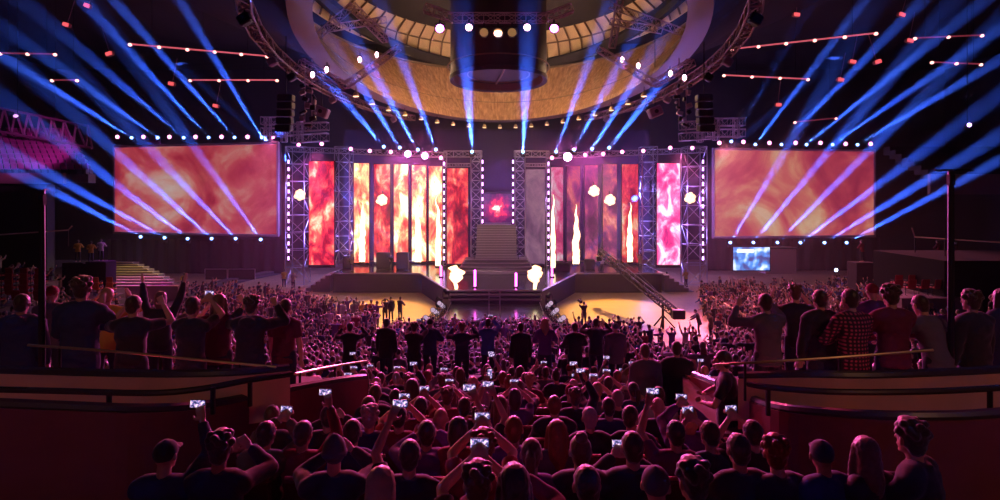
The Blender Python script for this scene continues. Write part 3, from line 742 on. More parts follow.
def hair_mb(style, lod):
    mb = MB(); n, m = ((20,14),(12,9),(8,6))[lod]
    if style == 'bald': mb.ell((0,-.01,.025), (.0785,.096,.098), n, m); return mb
    if style == 'cap':
        mb.ell((0,-.008,.035), (.086,.104,.092), n, m); mb.loft([[(.07*math.cos(q), .07+.10*abs(math.sin(q))*(1), .045-.01*k) for q in [PI*i/8 for i in range(9)]] for k in (0,1)])
        mb.ell((0,-.02,.125), (.012,.012,.01), 8, 5); return mb
    if style == 'beanie':
        mb.ell((0,-.012,.03), (.090,.106,.112), n, m); mb.tube([(.088*math.cos(q), -.012+.104*math.sin(q), .005) for q in [2*PI*k/14 for k in range(15)]], .017, 6); mb.ell((0,-.03,.13),(.04,.04,.03),8,6); return mb
    mb.ell((0,-.016,.030), (.085,.102,.105), n, m)
    mb.ell((0,-.048,-.022), (.070,.056,.078), n, m)
    if style == 'messy':
        for k in range(14):
            a = 2*PI*k/14; z = .04+.06*((k*5) % 3)/2; r = .085*math.cos((z-.03)/.12)
            mb.ell((r*math.cos(a), -.016+1.15*r*math.sin(a)*(1 if math.sin(a) < 0 else .8), z+.02), (.032,.032,.03), 7, 5)
        mb.ell((0,.01,.12), (.06,.075,.04), n, m)
    if style == 'long':
        mb.tube([(0,-.04,.05),(0,-.06,-.06),(0,-.085,-.18),(0,-.09,-.30),(0,-.085,-.38)], [.088,.090,.095,.080,.035], n, round_=True)
        for s in (-1,1): mb.tube([(s*.07,-.01,.05),(s*.085,-.01,-.06),(s*.095,-.01,-.17),(s*.09,0,-.26)], [.03,.035,.035,.018], 8, round_=True)
    if style == 'bob':
        mb.tube([(0,-.03,.05),(0,-.04,-.06),(0,-.035,-.12)], [.09,.098,.075], n, round_=True)
    if style == 'ponytail':
        mb.tube([(0,-.10,.06),(0,-.15,.03),(0,-.155,-.08),(0,-.14,-.20)], [.03,.042,.040,.014], 10, round_=True)
    if style == 'bun':
        mb.ell((0,-.07,.135), (.05,.05,.045), n, m)
    return mb
def remeshed(mb, name, voxel, jit=0.0, seed=0, smooth=3):
    me = mb.mesh(name)
    if voxel:
        o = bpy.data.objects.new('tmp', me); COL.objects.link(o)
        r = o.modifiers.new('r', 'REMESH'); r.mode = 'VOXEL'; r.voxel_size = voxel
        s = o.modifiers.new('s', 'SMOOTH'); s.factor = .5; s.iterations = smooth
        dg = bpy.context.evaluated_depsgraph_get()
        me2 = bpy.data.meshes.new_from_object(o.evaluated_get(dg)); me2.name = name
        bpy.data.objects.remove(o); me = me2
    if jit:
        nn = [v.normal.copy() for v in me.vertices]
        for v, nv_ in zip(me.vertices, nn):
            c = v.co; q = noise.noise(c*38+Vector((seed,0,0)))*.6+noise.noise(Vector((c.x*90,c.y*90,c.z*30)))*.5
            v.co = c+nv_*q*jit
    me.polygons.foreach_set('use_smooth', [True]*len(me.polygons))
    return me
VOX = (.0095, .019, 0)
CACHE = {}
def get(kind, pose, lod, extra=None):
    key = (kind, pose, lod, extra)
    if key in CACHE: return CACHE[key]
    if kind == 'hair': me = remeshed(hair_mb(pose, lod), 'hair', (.010,.016,0)[lod], 0 if pose in ('cap','beanie','bald') else (.007,.007,.004)[lod], hash(len(pose)) % 9, 1)
    else:
        S = skel(pose)
        if kind == 'body': me = remeshed(body_mb(S, lod), 'person', VOX[lod], smooth=1)
        if kind == 'shirt': me = remeshed(shirt_mb(S, lod, extra), 'shirt', (.014,.024,0)[lod])
        if kind == 'pants': me = remeshed(pants_mb(S, lod), 'trousers', (.016,.026,0)[lod])
    if kind == 'shirt' and lod < 2:      # soft folds in the cloth
        nn = [v.normal.copy() for v in me.vertices]
        for v, nv_ in zip(me.vertices, nn):
            c = v.co; v.co = c+nv_*(noise.noise(Vector((c.x*9,c.y*9,c.z*14)))*.011)
    me.materials.append(None)
    CACHE[key] = me
    return me
SKIN = [mat('skin_light',(.72,.46,.36),.5), mat('skin_mid',(.55,.34,.25),.5), mat('skin_tan',(.40,.23,.16),.5)]
HAIRC = {'dark': mat('hair_dark',(.045,.028,.022),.42,sheen=.5), 'brown': mat('hair_brown',(.13,.07,.04),.42,sheen=.5), 'blond': mat('hair_blond',(.5,.34,.18),.45), 'grey': mat('hair_grey',(.4,.36,.34),.5), 'red': mat('hair_auburn',(.24,.08,.035),.42)}
CLOTH = {'black': mat('cloth_black',(.022,.02,.026),.85,sheen=.25), 'navy': mat('cloth_navy',(.03,.04,.10),.85), 'grey': mat('cloth_grey',(.13,.12,.14),.85), 'white': mat('cloth_white',(.4,.38,.42),.85),
 'red': mat('cloth_red',(.25,.03,.04),.85), 'purple': mat('cloth_purple',(.12,.05,.2),.85), 'olive': mat('cloth_olive',(.14,.12,.06),.85), 'blue': mat('cloth_blue',(.06,.13,.35),.85), 'burgundy': mat('cloth_burgundy',(.14,.02,.045),.85), 'yellow': mat('cloth_yellow',(.6,.36,.06),.85)}
# plaid
pm = bpy.data.materials.new('cloth_plaid'); pm.use_nodes = True; nt = pm.node_tree; bs = nt.nodes['Principled BSDF']; bs.inputs['Roughness'].default_value = .85
tc = nt.nodes.new('ShaderNodeTexCoord'); ws = []
for ax in ('X','Z'):
    wv = nt.nodes.new('ShaderNodeTexWave'); wv.bands_direction = ax; wv.inputs['Scale'].default_value = 7; nt.links.new(tc.outputs['Object'], wv.inputs['Vector']); ws.append(wv)
mm = nt.nodes.new('ShaderNodeMath'); mm.operation = 'MULTIPLY'; nt.links.new(ws[0].outputs['Fac'], mm.inputs[0]); nt.links.new(ws[1].outputs['Fac'], mm.inputs[1])
cr = nt.nodes.new('ShaderNodeValToRGB'); e = cr.color_ramp.elements; e[0].position = .2; e[0].color = (.04,.015,.03,1); e[1].position = .6; e[1].color = (.5,.10,.16,1)
nt.links.new(mm.outputs[0], cr.inputs['Fac']); nt.links.new(cr.outputs['Color'], bs.inputs['Base Color']); CLOTH['plaid'] = pm
M_jeans = mat('jeans_dark', (.03,.035,.06), .9)
HW = {'short':'short haired','messy':'tousle haired','long':'long haired','bob':'bobbed','ponytail':'ponytailed','bun':'person with a top bun','cap':'cap wearing','beanie':'beanie wearing','bald':'shaven headed'}
def setmat(o, m):
    o.material_slots[0].link = 'OBJECT'; o.material_slots[0].material = m
NPEOPLE = [0]
PEOPLE = []
def person(pose, loc, rz=0.0, scale=1.0, hair='short', hc='dark', shirt='tee', cc='black', skin=0, lod=0, label=None, group=None, legs=True):
    o = bpy.data.objects.new('person', get('body', pose, lod)); COL.objects.link(o); setmat(o, SKIN[skin])
    o.location = loc; o.rotation_euler.z = rz; o.scale = (scale,)*3
    c = bpy.data.objects.new({'tee':'shirt','long':'shirt','jacket':'jacket','hoodie':'hoodie'}[shirt], get('shirt', pose, lod, shirt)); COL.objects.link(c); c.parent = o; setmat(c, CLOTH[cc])
    if legs:
        c = bpy.data.objects.new('trousers', get('pants', pose, lod)); COL.objects.link(c); c.parent = o; setmat(c, M_jeans)
    S = skel(pose)
    h = bpy.data.objects.new({'cap':'cap','beanie':'beanie'}.get(hair,'hair'), get('hair', hair, lod)); COL.objects.link(h); h.parent = o
    h.location = S['head']; h.rotation_euler = (S['R'].to_euler().x, 0, -S['yaw'])
    setmat(h, CLOTH.get(hc, M_black) if hair in ('cap','beanie') else (SKIN[skin] if hair == 'bald' else HAIRC.get(hc, HAIRC['dark'])))
    tag(o, label or 'x', 'person', group)
    o['_'] = 0; del o['_']
    PEOPLE.append((o, pose, hair, hc, shirt, cc))
    return o
# phone seen from behind its owner: dark body, lit screen facing the owner
phm = bpy.data.materials.new('phone_picture'); phm.use_nodes = True; nt = phm.node_tree; bs = nt.nodes['Principled BSDF']
tc = nt.nodes.new('ShaderNodeTexCoord'); nz = nt.nodes.new('ShaderNodeTexNoise'); nz.inputs['Scale'].default_value = 45; nz.inputs['Detail'].default_value = 3
cr = nt.nodes.new('ShaderNodeValToRGB'); e = cr.color_ramp.elements; e[0].position = .42; e[0].color = (.03,.02,.08,1); e[1].position = .66; e[1].color = (1,1,1,1)
q = e.new(.50); q.color = (.16,.2,.55,1); q = e.new(.57); q.color = (.95,.45,.75,1)
for a, b in ((tc.outputs['Object'],nz.inputs['Vector']),(nz.outputs['Fac'],cr.inputs['Fac']),(cr.outputs['Color'],bs.inputs['Emission Color'])): nt.links.new(a,b)
bs.inputs['Emission Strength'].default_value = 1.15; bs.inputs['Base Color'].default_value = (.01,.01,.01,1)
phb = mat('phone_blue_picture', (.02,.02,.02), .3, emit=(.25,.5,1), es=3)
ph = empty('smartphone', (0,0,0), 0, 'x', 'smartphone')
MB().cbox((0,.005,0), (.132,.009,.066), .004).build('body', M_black, ph)
MB().add([(-.061,0,-.028),(.061,0,-.028),(.061,0,.028),(-.061,0,.028)], [(0,1,2,3)]).build('screen', phm, ph)
MB().tube([(.049,.009,.018),(.049,.0115,.018)], .007, 8).build('camera_lens', M_black, ph)
PHN = [0]
def phone(o, pose, label, wide=True, s=1.0, group='smartphones held up by the audience'):
    S = skel(pose)
    l, r = S['hal'], S['har']; kl, kr = (l-S['ell']).normalized(), (r-S['elr']).normalized()
    if pose.endswith('right'): p = r+kr*.12+Vector((-.03,.025,.02))
    elif pose.endswith('left'): p = l+kl*.12+Vector((.03,.025,.02))
    else: p = (l+kl*.11+r+kr*.11)/2+Vector((0,.015,.02))
    M = Matrix.Translation(o.location) @ Matrix.Rotation(o.rotation_euler.z, 4, 'Z') @ Matrix.Scale(o.scale.x, 4)
    w = M @ p
    d = (Vector((0,0,CZ))-w); rx = math.atan2(-(Vector((0,0,CZ)).z-w.z), -d.y)*.0
    k = place(ph, USED, w, (0,0,0), s, label, group)
    k.rotation_euler = (-.15, 0 if wide else PI/2, o.rotation_euler.z)
    return k
# ============================================================ parapets, rails, raised blocks
def catmull(pts, n=6):
    out = []; q = [pts[0]]+list(pts)+[pts[-1]]
    for i in range(1, len(q)-2):
        p0, p1, p2, p3 = [Vector(v) for v in q[i-1:i+3]]
        for k in range(n):
            t = k/n; out.append(.5*((2*p1)+(-p0+p2)*t+(2*p0-5*p1+4*p2-p3)*t*t+(-p0+3*p1-3*p2+p3)*t**3))
    out.append(Vector(pts[-1])); return out
M_wood = mat('parapet_wood_panel', (.68,.42,.28), .45, noise_amt=.25, nscale=1.5)
M_redp = mat('parapet_red_panel', (.20,.05,.055), .5, noise_amt=.25, nscale=2)
M_cap = mat('parapet_dark_cap', (.05,.035,.045), .35)
M_rail = mat('brass_rail', (.6,.5,.25), .3, .8)
PZ = 6.02
def parapet(pts, h, lab, mm, name='parapet', cap=True, dn=None, capm=None):
    """pts: (px, py of top edge, distance)"""
    c = catmull([P(*p) for p in pts]); o = empty(name, (0,0,0), 0, lab, 'parapet')
    lo = [Vector((p.x,p.y,p.z-h)) for p in c]; th = []
    for i in range(len(c)):
        t = c[min(i+1,len(c)-1)]-c[max(i-1,0)]; t.z = 0; t.normalize(); th.append(Vector((-t.y,t.x,0))*.12)
    MB().strip(lo, c, th).build('panel', mm, o)
    if cap:
        MB().tube([p+t*.5+Vector((0,0,.02)) for p, t in zip(c, th)], .055, 8).build('cap_rail', capm or M_cap, o)
    return o
def rail(pts, posts, lab, m, r=.02, drop=.35, cat='handrail', pr=.016, second=0):
    c = catmull([P(*p) for p in pts]); o = empty('handrail', (0,0,0), 0, lab, cat)
    MB().tube(c, r, 8).build('rail', m, o)
    if second: MB().tube([p-Vector((0,0,second)) for p in c], r*.7, 6).build('lower_rail', m, o)
    for px, py, d in posts:
        p = P(px,py,d); MB().tube([p, p-Vector((0,0,drop))], pr, 6).build('post', M_black, o)
    return o
# crimson side
parapet([(-60,372,6.4),(60,376,6.3),(170,378,6.2),(240,376,6.3),(290,371,6.6)], .55, 'curved wood panelled parapet before the standing group on the stepped aisle side', M_wood)
parapet([(-60,406,5.0),(60,411,5.2),(140,413,5.4),(210,408,5.9),(290,392,6.9),(345,382,7.8),(368,379,8.4)], 1.15, 'lower curving red parapet wall falling towards the floor, stepped aisle side', M_redp)
rail([(28,345,6.5),(120,352,6.5),(200,360,6.5),(276,367,6.5)], [(60,348,6.5),(160,356,6.5),(240,364,6.5)], 'thin brass handrail in front of the standing group, stepped aisle side', M_rail, .016, .45)
M_mrail = mat('dark_pipe', (.10,.08,.09), .25, .6)
rail([(-60,388,5.7),(60,391,5.7),(150,393,5.7),(200,389,5.8),(250,380,6.0),(292,374,6.3)], [(-5,390,5.7),(109,392,5.7),(213,387,5.8),(250,380,6.0)], 'thick dark pipe rail curving along the panelled parapet, stepped aisle side', M_mrail, .033, .28, pr=.025)
rail([(295,374,7.2),(330,367,8.2),(366,361,9.3)], [(300,373,7.3),(335,366,8.4)], 'short brass rail running down beyond the parapets, stepped aisle side', M_rail, .018, .4)
# crane side
parapet([(738,379,6.9),(800,378,6.5),(870,379,6.3),(960,376,6.3),(1070,370,6.5)], .62, 'curved wood panelled parapet before the plaid shirted group', M_wood)
parapet([(690,376,9.0),(730,392,7.6),(770,409,6.2),(830,417,5.6),(900,421,5.3),(980,420,5.2),(1070,412,5.2)], 1.1, 'lower curving red parapet wall falling towards the floor, plaid shirt side', M_redp)
rail([(714,365,7.0),(745,363,6.7),(830,358,6.5),(933,350,6.4)], [(745,363,6.7),(840,358,6.5)], 'thin brass handrail in front of the plaid shirted group', M_rail, .016, .45)
rail([(748,384,6.1),(775,388,5.9),(840,392,5.7),(940,391,5.6),(1060,384,5.6)], [(768,387,5.95),(990,389,5.6)], 'thick dark pipe rail along the panelled parapet before the plaid shirted group', M_mrail, .033, .30, pr=.025)
rail([(686,376,9.2),(705,381,8.5),(724,386,7.9)], [(690,377,9.1),(720,385,8.0)], 'short brass double rail beside the standing man in the printed tee', M_rail, .02, .5, second=.18)
# raised blocks behind the parapets
pp = ccw([(-14,6.45),(-6,6.45),(-2.5,6.7),(-2.2,8.3),(-3,9.2),(-14,9.2)]); struct(prism(MB(), pp, 4.0, PZ).build('floor_raised_block_west', M_conc))
pp = ccw([(14,6.65),(6,6.6),(2.75,7.0),(2.7,8.2),(3,9.2),(14,9.2)]); struct(prism(MB(), pp, 4.0, PZ).build('floor_raised_block_east', M_conc))
rs = MB().cbox((-1.2,14.6,3.55), (12.5,2.0,.9), .03).build('viewing_riser', M_dark); tag(rs, 'low dark riser across the middle of the seating under a standing group', 'platform')

# poles with a cross bar
def pole(px, ytop, d, lab, bar=(.3,.3)):
    p = P(px,ytop,d); z0 = 4.6; o = empty('speaker_pole', (p.x,p.y,z0), 0, lab, 'pole')
    MB().tube([(0,0,0),(0,0,p.z-z0)], [.045,.032], 8).build('pole', M_black, o)
    b = MB(); b.tube([(-bar[0],0,p.z-z0),(bar[1],0,p.z-z0-.01)], .012, 6); b.tube([(-bar[0]*.6,0,p.z-z0-.02),(-bar[0]*.2,.1,p.z-z0+.01),(bar[1]*.9,0,p.z-z0+.005)], .008, 5); b.build('crossbar', M_black, o)
    MB().cbox((0,0,p.z-z0-.12), (.07,.07,.14), .01).build('clamp', M_black, o); MB().tube([(0,0,0),(0,0,.05)], .18, 12).build('foot_plate', M_black, o)
pole(951,170,6.9,'tall dark pole with a thin cross bar on top, behind the panelled parapet', (.2,.28))
pole(42,190,6.9,'tall dark pole with a small head among the shadowed standing spectators', (.02,.02))

# ============================================================ seats
def seat_proto(name, shell, edge):
    o = empty(name, (0,0,0), 0, 'x', 'seat')
    MB().cbox((0,.02,.43), (.44,.42,.07), .025, Matrix.Rotation(.06,3,'X')).build('cushion', shell, o)
    b = MB(); b.cbox((0,-.24,.68), (.46,.07,.50), .03, Matrix.Rotation(.16,3,'X')); b = b.build('backrest', shell, o)
    MB().tube([(-.21,-.285,.925),(.21,-.285,.925)], .018, 6).build('lit_top_edge', edge, b)  # light catching the backrest top, put in as a coloured edge
    for s in (-1,1):
        MB().cbox((s*.245,-.03,.60), (.04,.34,.045), .012).build('armrest', M_black, o)
        l = MB(); l.tube([(s*.24,-.05,.59),(s*.24,-.05,0)], .018, 6); l.tube([(s*.24,-.16,.01),(s*.24,.08,.01)], .02, 6); l.build('leg', M_black, o)
    return o
st1 = seat_proto('arena_seat', mat('seat_dark_red',(.10,.015,.02),.7), mat('seat_edge_red_lit',(.45,.05,.06),.4))
for k in range(1, 8):
    d = 3.4+.9*k
    for i in range(-9, 10):
        x = i*.56+(.28 if k % 2 else 0); px = 500+x*F/d
        xl = -3.0 if d < 6.5 else -2.3 if d < 8 else -2.0
        if x < xl or x > 2.9 or not 150 < px < 900: continue
        z = floor_z(x, d); place(st1, USED, (x,d,z), 0, 1, 'dark red folding seat with a red-lit painted top edge in the nearest seating block', 'seats of the nearest block')
st2 = seat_proto('grandstand_seat', mat('seat_red',(.42,.04,.05),.6), mat('seat_edge_red_lit',(.45,.05,.06),.4))
def seat_rows(proto, px0, px1, rows, dx, label, group, face=0.0, zoff=0.0):
    for (py, d) in rows:
        a, b = P(px0,py,d), P(px1,py,d); n = max(2, int((b.x-a.x)/dx))
        for i in range(n):
            x = a.x+(b.x-a.x)*i/(n-1); place(proto, USED, (x, d, a.z-.9), face, 1.0, label, group)
seat_rows(st2, -2, 42, [(268+5.5*j, 34-1.6*j) for j in range(5)], .56, 'empty red seat in the shadowed rows nearest the pole, stepped aisle side', 'empty red seats beside the stepped aisle')
seat_rows(st2, 896, 962, [(266+4.5*j, 38-2*j) for j in range(4)], .60, 'empty red seat in the shadowed rows behind the pole with the cross bar', 'empty red seats behind the pole with the cross bar')
st3 = seat_proto('orange_seat', mat('seat_orange',(.75,.22,.06),.6), mat('seat_edge_orange',(.6,.25,.1),.4))
seat_rows(st3, 84, 112, [(277+5*j, 40-2*j) for j in range(4)], .6, 'empty orange seat below the stepped aisle', 'orange seats below the stepped aisle')
# supports of the seats that stand above the bowl
for nm, px0, px1, rows in (('a',-8,46,[(268+5.5*j, 34-1.6*j) for j in range(5)]),('b',890,968,[(266+4.5*j, 38-2*j) for j in range(4)]),('c',80,116,[(277+5*j,40-2*j) for j in range(4)])):
    b = MB()
    for (py, d) in rows:
        p, q = P(px0,py,d), P(px1,py,d); top = p.z-.9; b.box(((p.x+q.x)/2, d, top/2), (q.x-p.x, 1.9, top))
    struct(b.build('floor_seat_tiers_'+{'a':'west','b':'east','c':'aisle'}[nm], M_conc))
# upper stand
st4 = seat_proto('upper_seat', mat('seat_magenta_lit',(.55,.10,.32),.5), mat('seat_edge_pink',(.6,.2,.4),.4))  # magenta light on the stand is put into the seat colour
up = MB()
for j in range(9):
    d = 46+.8*j; z = 10.7+.45*j; x1 = (92-2.6*j-500)*d/F
    up.box(((-60+x1)/2, d, z-.35), (x1+60, .82, .7))
    n = int((x1+46)/.58)
    for i in range(n):
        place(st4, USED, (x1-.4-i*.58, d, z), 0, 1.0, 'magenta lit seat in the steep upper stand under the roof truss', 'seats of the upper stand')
struct(up.build('floor_upper_stand_west', M_conc))
fa = MB(); fa.box((-47.8,45.3,10.35), (25.2,.3,.85)); struct(fa.build('wall_fascia_west', mat('fascia_brown',(.34,.22,.18),.7)))
struct(MB().box((-49,45.8,5.0), (24.5,.8,9.8)).build('wall_below_upper_stand', M_dark))
struct(MB().box((48,47,9.9), (24,.3,1.7)).build('wall_fascia_east', mat('fascia_brown',(.34,.22,.18),.7)))
up = MB()
for j in range(8): up.box((49, 48+.8*j, 10.4+.4*j), (24,.82,.8))
struct(up.build('floor_upper_stand_east', M_dark))
# aisle steps
ai = empty('stepped_aisle', (0,0,0), 0, 'wide flight of yellow lit steps rising beside the red cloud screen', 'steps')
M_step = mat('aisle_step', (.28,.24,.16), .7); M_nose = mat('aisle_nosing_yellow_lit', (.75,.62,.3), .5)  # yellow light on the nosings is put into their colour
for j in range(10):
    y = 46+.95*j; z = 1.5+.10*j; x0, x1 = (86-500)*y/F, (178-5.0*j-500)*y/F
    MB().box(((x0+x1)/2, y+.47, z/2), (x1-x0, .96, z)).build('tread', M_step, ai)
    MB().box(((x0+x1)/2, y-.0, z+.03), (x1-x0, .22, .07)).build('nosing', M_nose, ai)

# ============================================================ crowd, seen one by one
def shoes(o, pose):
    key = ('shoe', pose)
    if key not in CACHE:
        S = skel(pose); b = MB()
        for k, s in (('l',-1),('r',1)):
            a = S['an'+k]; b.tube([a+Vector((0,-.06,-.045)), a+Vector((0,.06,-.045)), a+Vector((s*.01,.18,-.062))], [.05,.05,.036], 8, round_=True)
        me = b.mesh('shoes', True); me.materials.append(None); CACHE[key] = me
    c = bpy.data.objects.new('shoes', CACHE[key]); COL.objects.link(c); c.parent = o; setmat(c, M_black)
ROWD = {k: 3.4+.9*k for k in range(-3, 28)}
rows_people = {}     # k -> list of (px, person, hair, hc, shirt, cc, pose)
def yrow(y): d = 526/(y-332.2); return round((d-3.4)/.9)
TAKEN = []
def seated(px, y, pose='sit', hair='short', hc='dark', shirt='tee', cc='black', skin=1, rz=None, k=None, sc_=1.0, ph=None):
    k = yrow(y) if k is None else k
    d = ROWD[k]; x = (px-500)*d/F; lod = 0 if d < 7.5 else 1
    o = person(pose, (x, d+.02, floor_z(x,d)), rnd.uniform(-.15,.15) if rz is None else rz, sc_*(1+rnd.uniform(-.02,.02)), hair, hc, shirt, cc, skin, lod, legs=d < 9)
    TAKEN.append((x,d)); rows_people.setdefault(k, []).append((px, o, hair, hc, shirt, cc, pose, d))
    if 'film' in pose or pose == 'sit_low': PHL.append((o, pose, k, px))
    return o
PHL = []
S_ = seated
# (px, py of head, ...) nearest rows
S_(477,481,'sit_film','messy','brown','tee','black',1,0)
S_(590,483,'sit','short','dark','long','black',1,.1)
S_(701,487,'sit','messy','dark','long','black',2,.3)
S_(379,489,'sit','bob','blond','long','black',0,.1)
S_(514,486,'sit_clap','long','dark','long','burgundy',1,0,k=0)
S_(660,478,'sit_turn','cap','grey','jacket','grey',1,.2,k=0)
S_(262,441,'sit_film','short','dark','jacket','olive',1,-.2)
S_(332,449,'sit_clap','beanie','grey','long','black',0,.1)
S_(408,448,'sit_filmleft','short','dark','tee','black',1,.0)
S_(483,447,'sit_film','messy','red','tee','red',1,.05,sc_=1.03)
S_(714,442,'sit_film','short','dark','tee','black',1,.3)
S_(531,445,'sit','ponytail','brown','long','purple',1,-.1)
S_(781,450,'sit_turn','messy','red','tee','black',1,.3)
S_(744,460,'sit','short','dark','long','black',1,.1,k=1)
S_(828,460,'sit_turn','cap','black','jacket','navy',2,.3,k=1)
S_(757,434,'sit_film','short','dark','tee','black',1,.2,k=2)
S_(872,444,'sit_turn','long','brown','long','black',1,.4)
S_(636,440,'sit_low','short','dark','jacket','black',1,0,k=1)
S_(582,441,'sit','bun','brown','jacket','black',1,.0,k=1)
S_(920,424,'sit_turn','messy','dark','jacket','black',1,.7,k=1,sc_=1.1)
S_(215,452,'sit_clap','messy','dark','long','black',2,.0,k=1)
S_(160,448,'sit_filmright','cap','black','long','navy',1,.0,k=1)
S_(514,424,'sit','short','red','long','purple',1,0,k=2)
S_(558,420,'sit','long','red','long','grey',0,.05,k=2)
S_(426,436,'sit_clap','short','dark','hoodie','purple',1,.1,k=2)
S_(300,430,'sit_filmright','short','brown','long','red',1,-.1,k=2)
S_(350,432,'sit','short','dark','long','navy',1,0,k=2)
S_(458,430,'sit_filmright','bob','dark','tee','red',1,0,k=2)
S_(678,425,'sit_filmleft','short','dark','tee','burgundy',1,0,k=2)
S_(270,414,'sit','short','brown','tee','black',0,.2,k=3)
S_(326,412,'sit_clap','short','dark','long','black',1,0,k=3)
S_(368,415,'sit','messy','grey','long','navy',1,0,k=3)
S_(398,418,'sit_film','short','dark','tee','red',1,0,k=3)
S_(440,415,'sit','bald','dark','long','burgundy',1,0,k=3)
S_(480,415,'sit_filmright','messy','brown','tee','black',1,0,k=3)
S_(591,404,'sit','short','grey','jacket','black',1,.0,k=3)
S_(632,410,'sit_turn','short','dark','tee','black',1,.0,k=3)
S_(690,414,'sit_film','bob','blond','long','purple',1,-.1,k=3)
S_(660,407,'sit','bald','dark','long','black',1,0,k=4)
S_(367,409,'sit','short','brown','long','black',1,0,k=4)
S_(420,405,'sit_film','short','dark','tee','burgundy',1,0,k=4)
S_(464,407,'sit','short','dark','tee','black',1,0,k=4)
S_(500,405,'sit_filmleft','long','brown','tee','purple',1,0,k=4)
S_(555,398,'sit','short','red','jacket','black',1,0,k=4)
S_(610,409,'sit','short','dark','long','navy',1,0,k=4)
S_(394,391,'sit','short','dark','tee','black',1,0,k=5)
S_(374,380,'sit','short','brown','jacket','black',1,0,k=5,sc_=1.05)
S_(447,391,'sit_film','messy','brown','tee','red',1,0,k=5)
S_(515,396,'sit_film','bob','dark','tee','purple',1,0,k=5)
S_(571,386,'sit','cap','red','tee','black',1,0,k=6)
S_(598,385,'sit_film','short','blond','tee','grey',0,0,k=6)
HR = ['short']*7+['messy']*4+['long']*3+['bob','ponytail','bun','cap','beanie','bald']
HCS = ['dark']*6+['brown']*4+['blond','red','grey']
CCS = ['black']*9+['navy']*3+['grey']*2+['purple','red','burgundy','white','blue','olive']
def rand_look(r):
    h = r.choice(HR); hc = r.choice(['black','navy','grey','red']) if h in ('cap','beanie') else r.choice(HCS)
    return h, hc, r.choice(['tee','tee','long','jacket','hoodie']), r.choice(CCS), r.choice([0,1,1,2])
rp = random.Random(21)
for k in range(4, 12):
    d = ROWD[k]; x = -.82*d
    while x < .82*d:
        xx = x+rp.uniform(-.06,.06); x += .58 if k < 9 else .66
        px = 500+xx*F/d
        if d < 9.3 and (xx < (-1.75 if d < 8.5 else -2.6) or xx > (2.6 if d < 8.5 else 2.5)): continue
        if any(abs(xx-a) < .46 and abs(d-b) < .3 for a, b in TAKEN): continue
        if k > 5 and rp.random() < .10: continue
        h, hc, s_, cc, sk = rand_look(rp)
        pose = rp.choices(['sit','sit_turn','sit_film','sit_filmright','sit_filmleft','sit_low','sit_clap'], [30,8,13,5,4,5,14])[0]
        if (px < 330 or px > 720) and 'film' in pose: pose = 'sit_clap'
        seated(px, 0, pose, h, hc, s_, cc, sk, None, k, rp.uniform(.97,1.05))
def nth(i, n):
    def w(q): return ORD[q] if q < 20 else {2:'twenty-',3:'thirty-',4:'forty-'}[(q+1)//10]+ORD[(q+1)%10-1] if (q+1)%10 else {2:'twentieth',3:'thirtieth',4:'fortieth'}[(q+1)//10]
    return w(i)
POSEW = {'sit':'seated','sit_turn':'turned aside','sit_film':'filming two-handed','sit_filmright':'filming one-handed','sit_filmleft':'filming one-handed','sit_low':'checking a phone','sit_clap':'clapping'}
TOPW = {'tee':'tee','long':'sweater','jacket':'jacket','hoodie':'hoodie'}
def look(h, hc, s_, cc, pose): 
    hw = {'short':'short-haired','messy':'tousle-haired','long':'long-haired','bob':'bob-haired','ponytail':'ponytailed','bun':'top-knotted','cap':'capped','beanie':'beanie-wearing','bald':'shaven-headed'}[h]
    return hw+' person in '+cc+' '+TOPW[s_]
for k, L in rows_people.items():
    L.sort(key=lambda q: q[0])
    for i, (px, o, h, hc, s_, cc, pose, d) in enumerate(L):
        o['label'] = look(h,hc,s_,cc,pose)+', '+POSEW[pose]+', '+nth(i,len(L))+' from left in '+ORD[k]+' seated row'
        o['group'] = 'audience in the '+ORD[k]+' seated row'
        o['_i'] = i; del o['_i']
        for q in PHL:
            if q[0] is o:
                phone(o, pose, 'lit smartphone held by the person '+nth(i,len(L))+' from left in the '+ORD[k]+' seated row', rp.random() < .93 or k < 4, 1.0 if k < 6 else 1.1)
# standing groups
def standing(px, y, d, pose, hair, hc, shirt, cc, skin, rz, label, z=None, sc_=1.0, lod=None, legs=True, group=None):
    lod = (0 if d < 8 else 1) if lod is None else lod
    x = (px-500)*d/F; zz = floor_z(x,d) if z is None else z
    o = person(pose, (x,d,zz), rz, sc_, hair, hc, shirt, cc, skin, lod, label, group, legs)
    TAKEN.append((x,d))
    if lod == 1 or d > 8: shoes(o, pose) if zz < .1 or z == DZ else None
    if 'film' in pose and d < 20: phone(o, pose, ('lit smartphone raised by the '+label)[:200].rsplit(' ', max(0, len(label.split())+5-15))[0], True, 1.0)
    return o
G1 = 'spectators standing behind the parapet on the stepped aisle side'
standing(131,0,6.9,'stand_clap','short','dark','tee','black',1,.1,'short-haired person in black tee, raised forearms, tallest dark back before the purple floor',PZ,1.0,group=G1)
standing(80,0,6.95,'stand_front','messy','dark','jacket','navy',2,.2,'broad person in navy jacket nearest the small headed pole',PZ,1.12,group=G1)
standing(20,0,7.0,'stand','short','dark','hoodie','navy',2,.3,'shadowed person in navy hoodie at the frame edge behind the brass rail',PZ,1.0,group=G1)
standing(191,0,7.0,'stand_film','short','dark','tee','black',1,-.1,'short-haired person in black tee holding a phone high behind the brass rail',PZ,.98,group=G1)
standing(218,0,7.4,'stand_clap','long','brown','tee','burgundy',0,.1,'long-haired person in burgundy tee clapping with bare arms',PZ,.96,group=G1)
standing(250,0,7.2,'stand_clap','messy','dark','hoodie','black',1,0,'tousle-haired person in black hoodie clapping at the parapet end',PZ,.96,group=G1)
standing(284,0,7.6,'stand','short','dark','tee','burgundy',0,-.2,'short person in burgundy tee at the end of the brass rail',PZ,.9,group=G1)
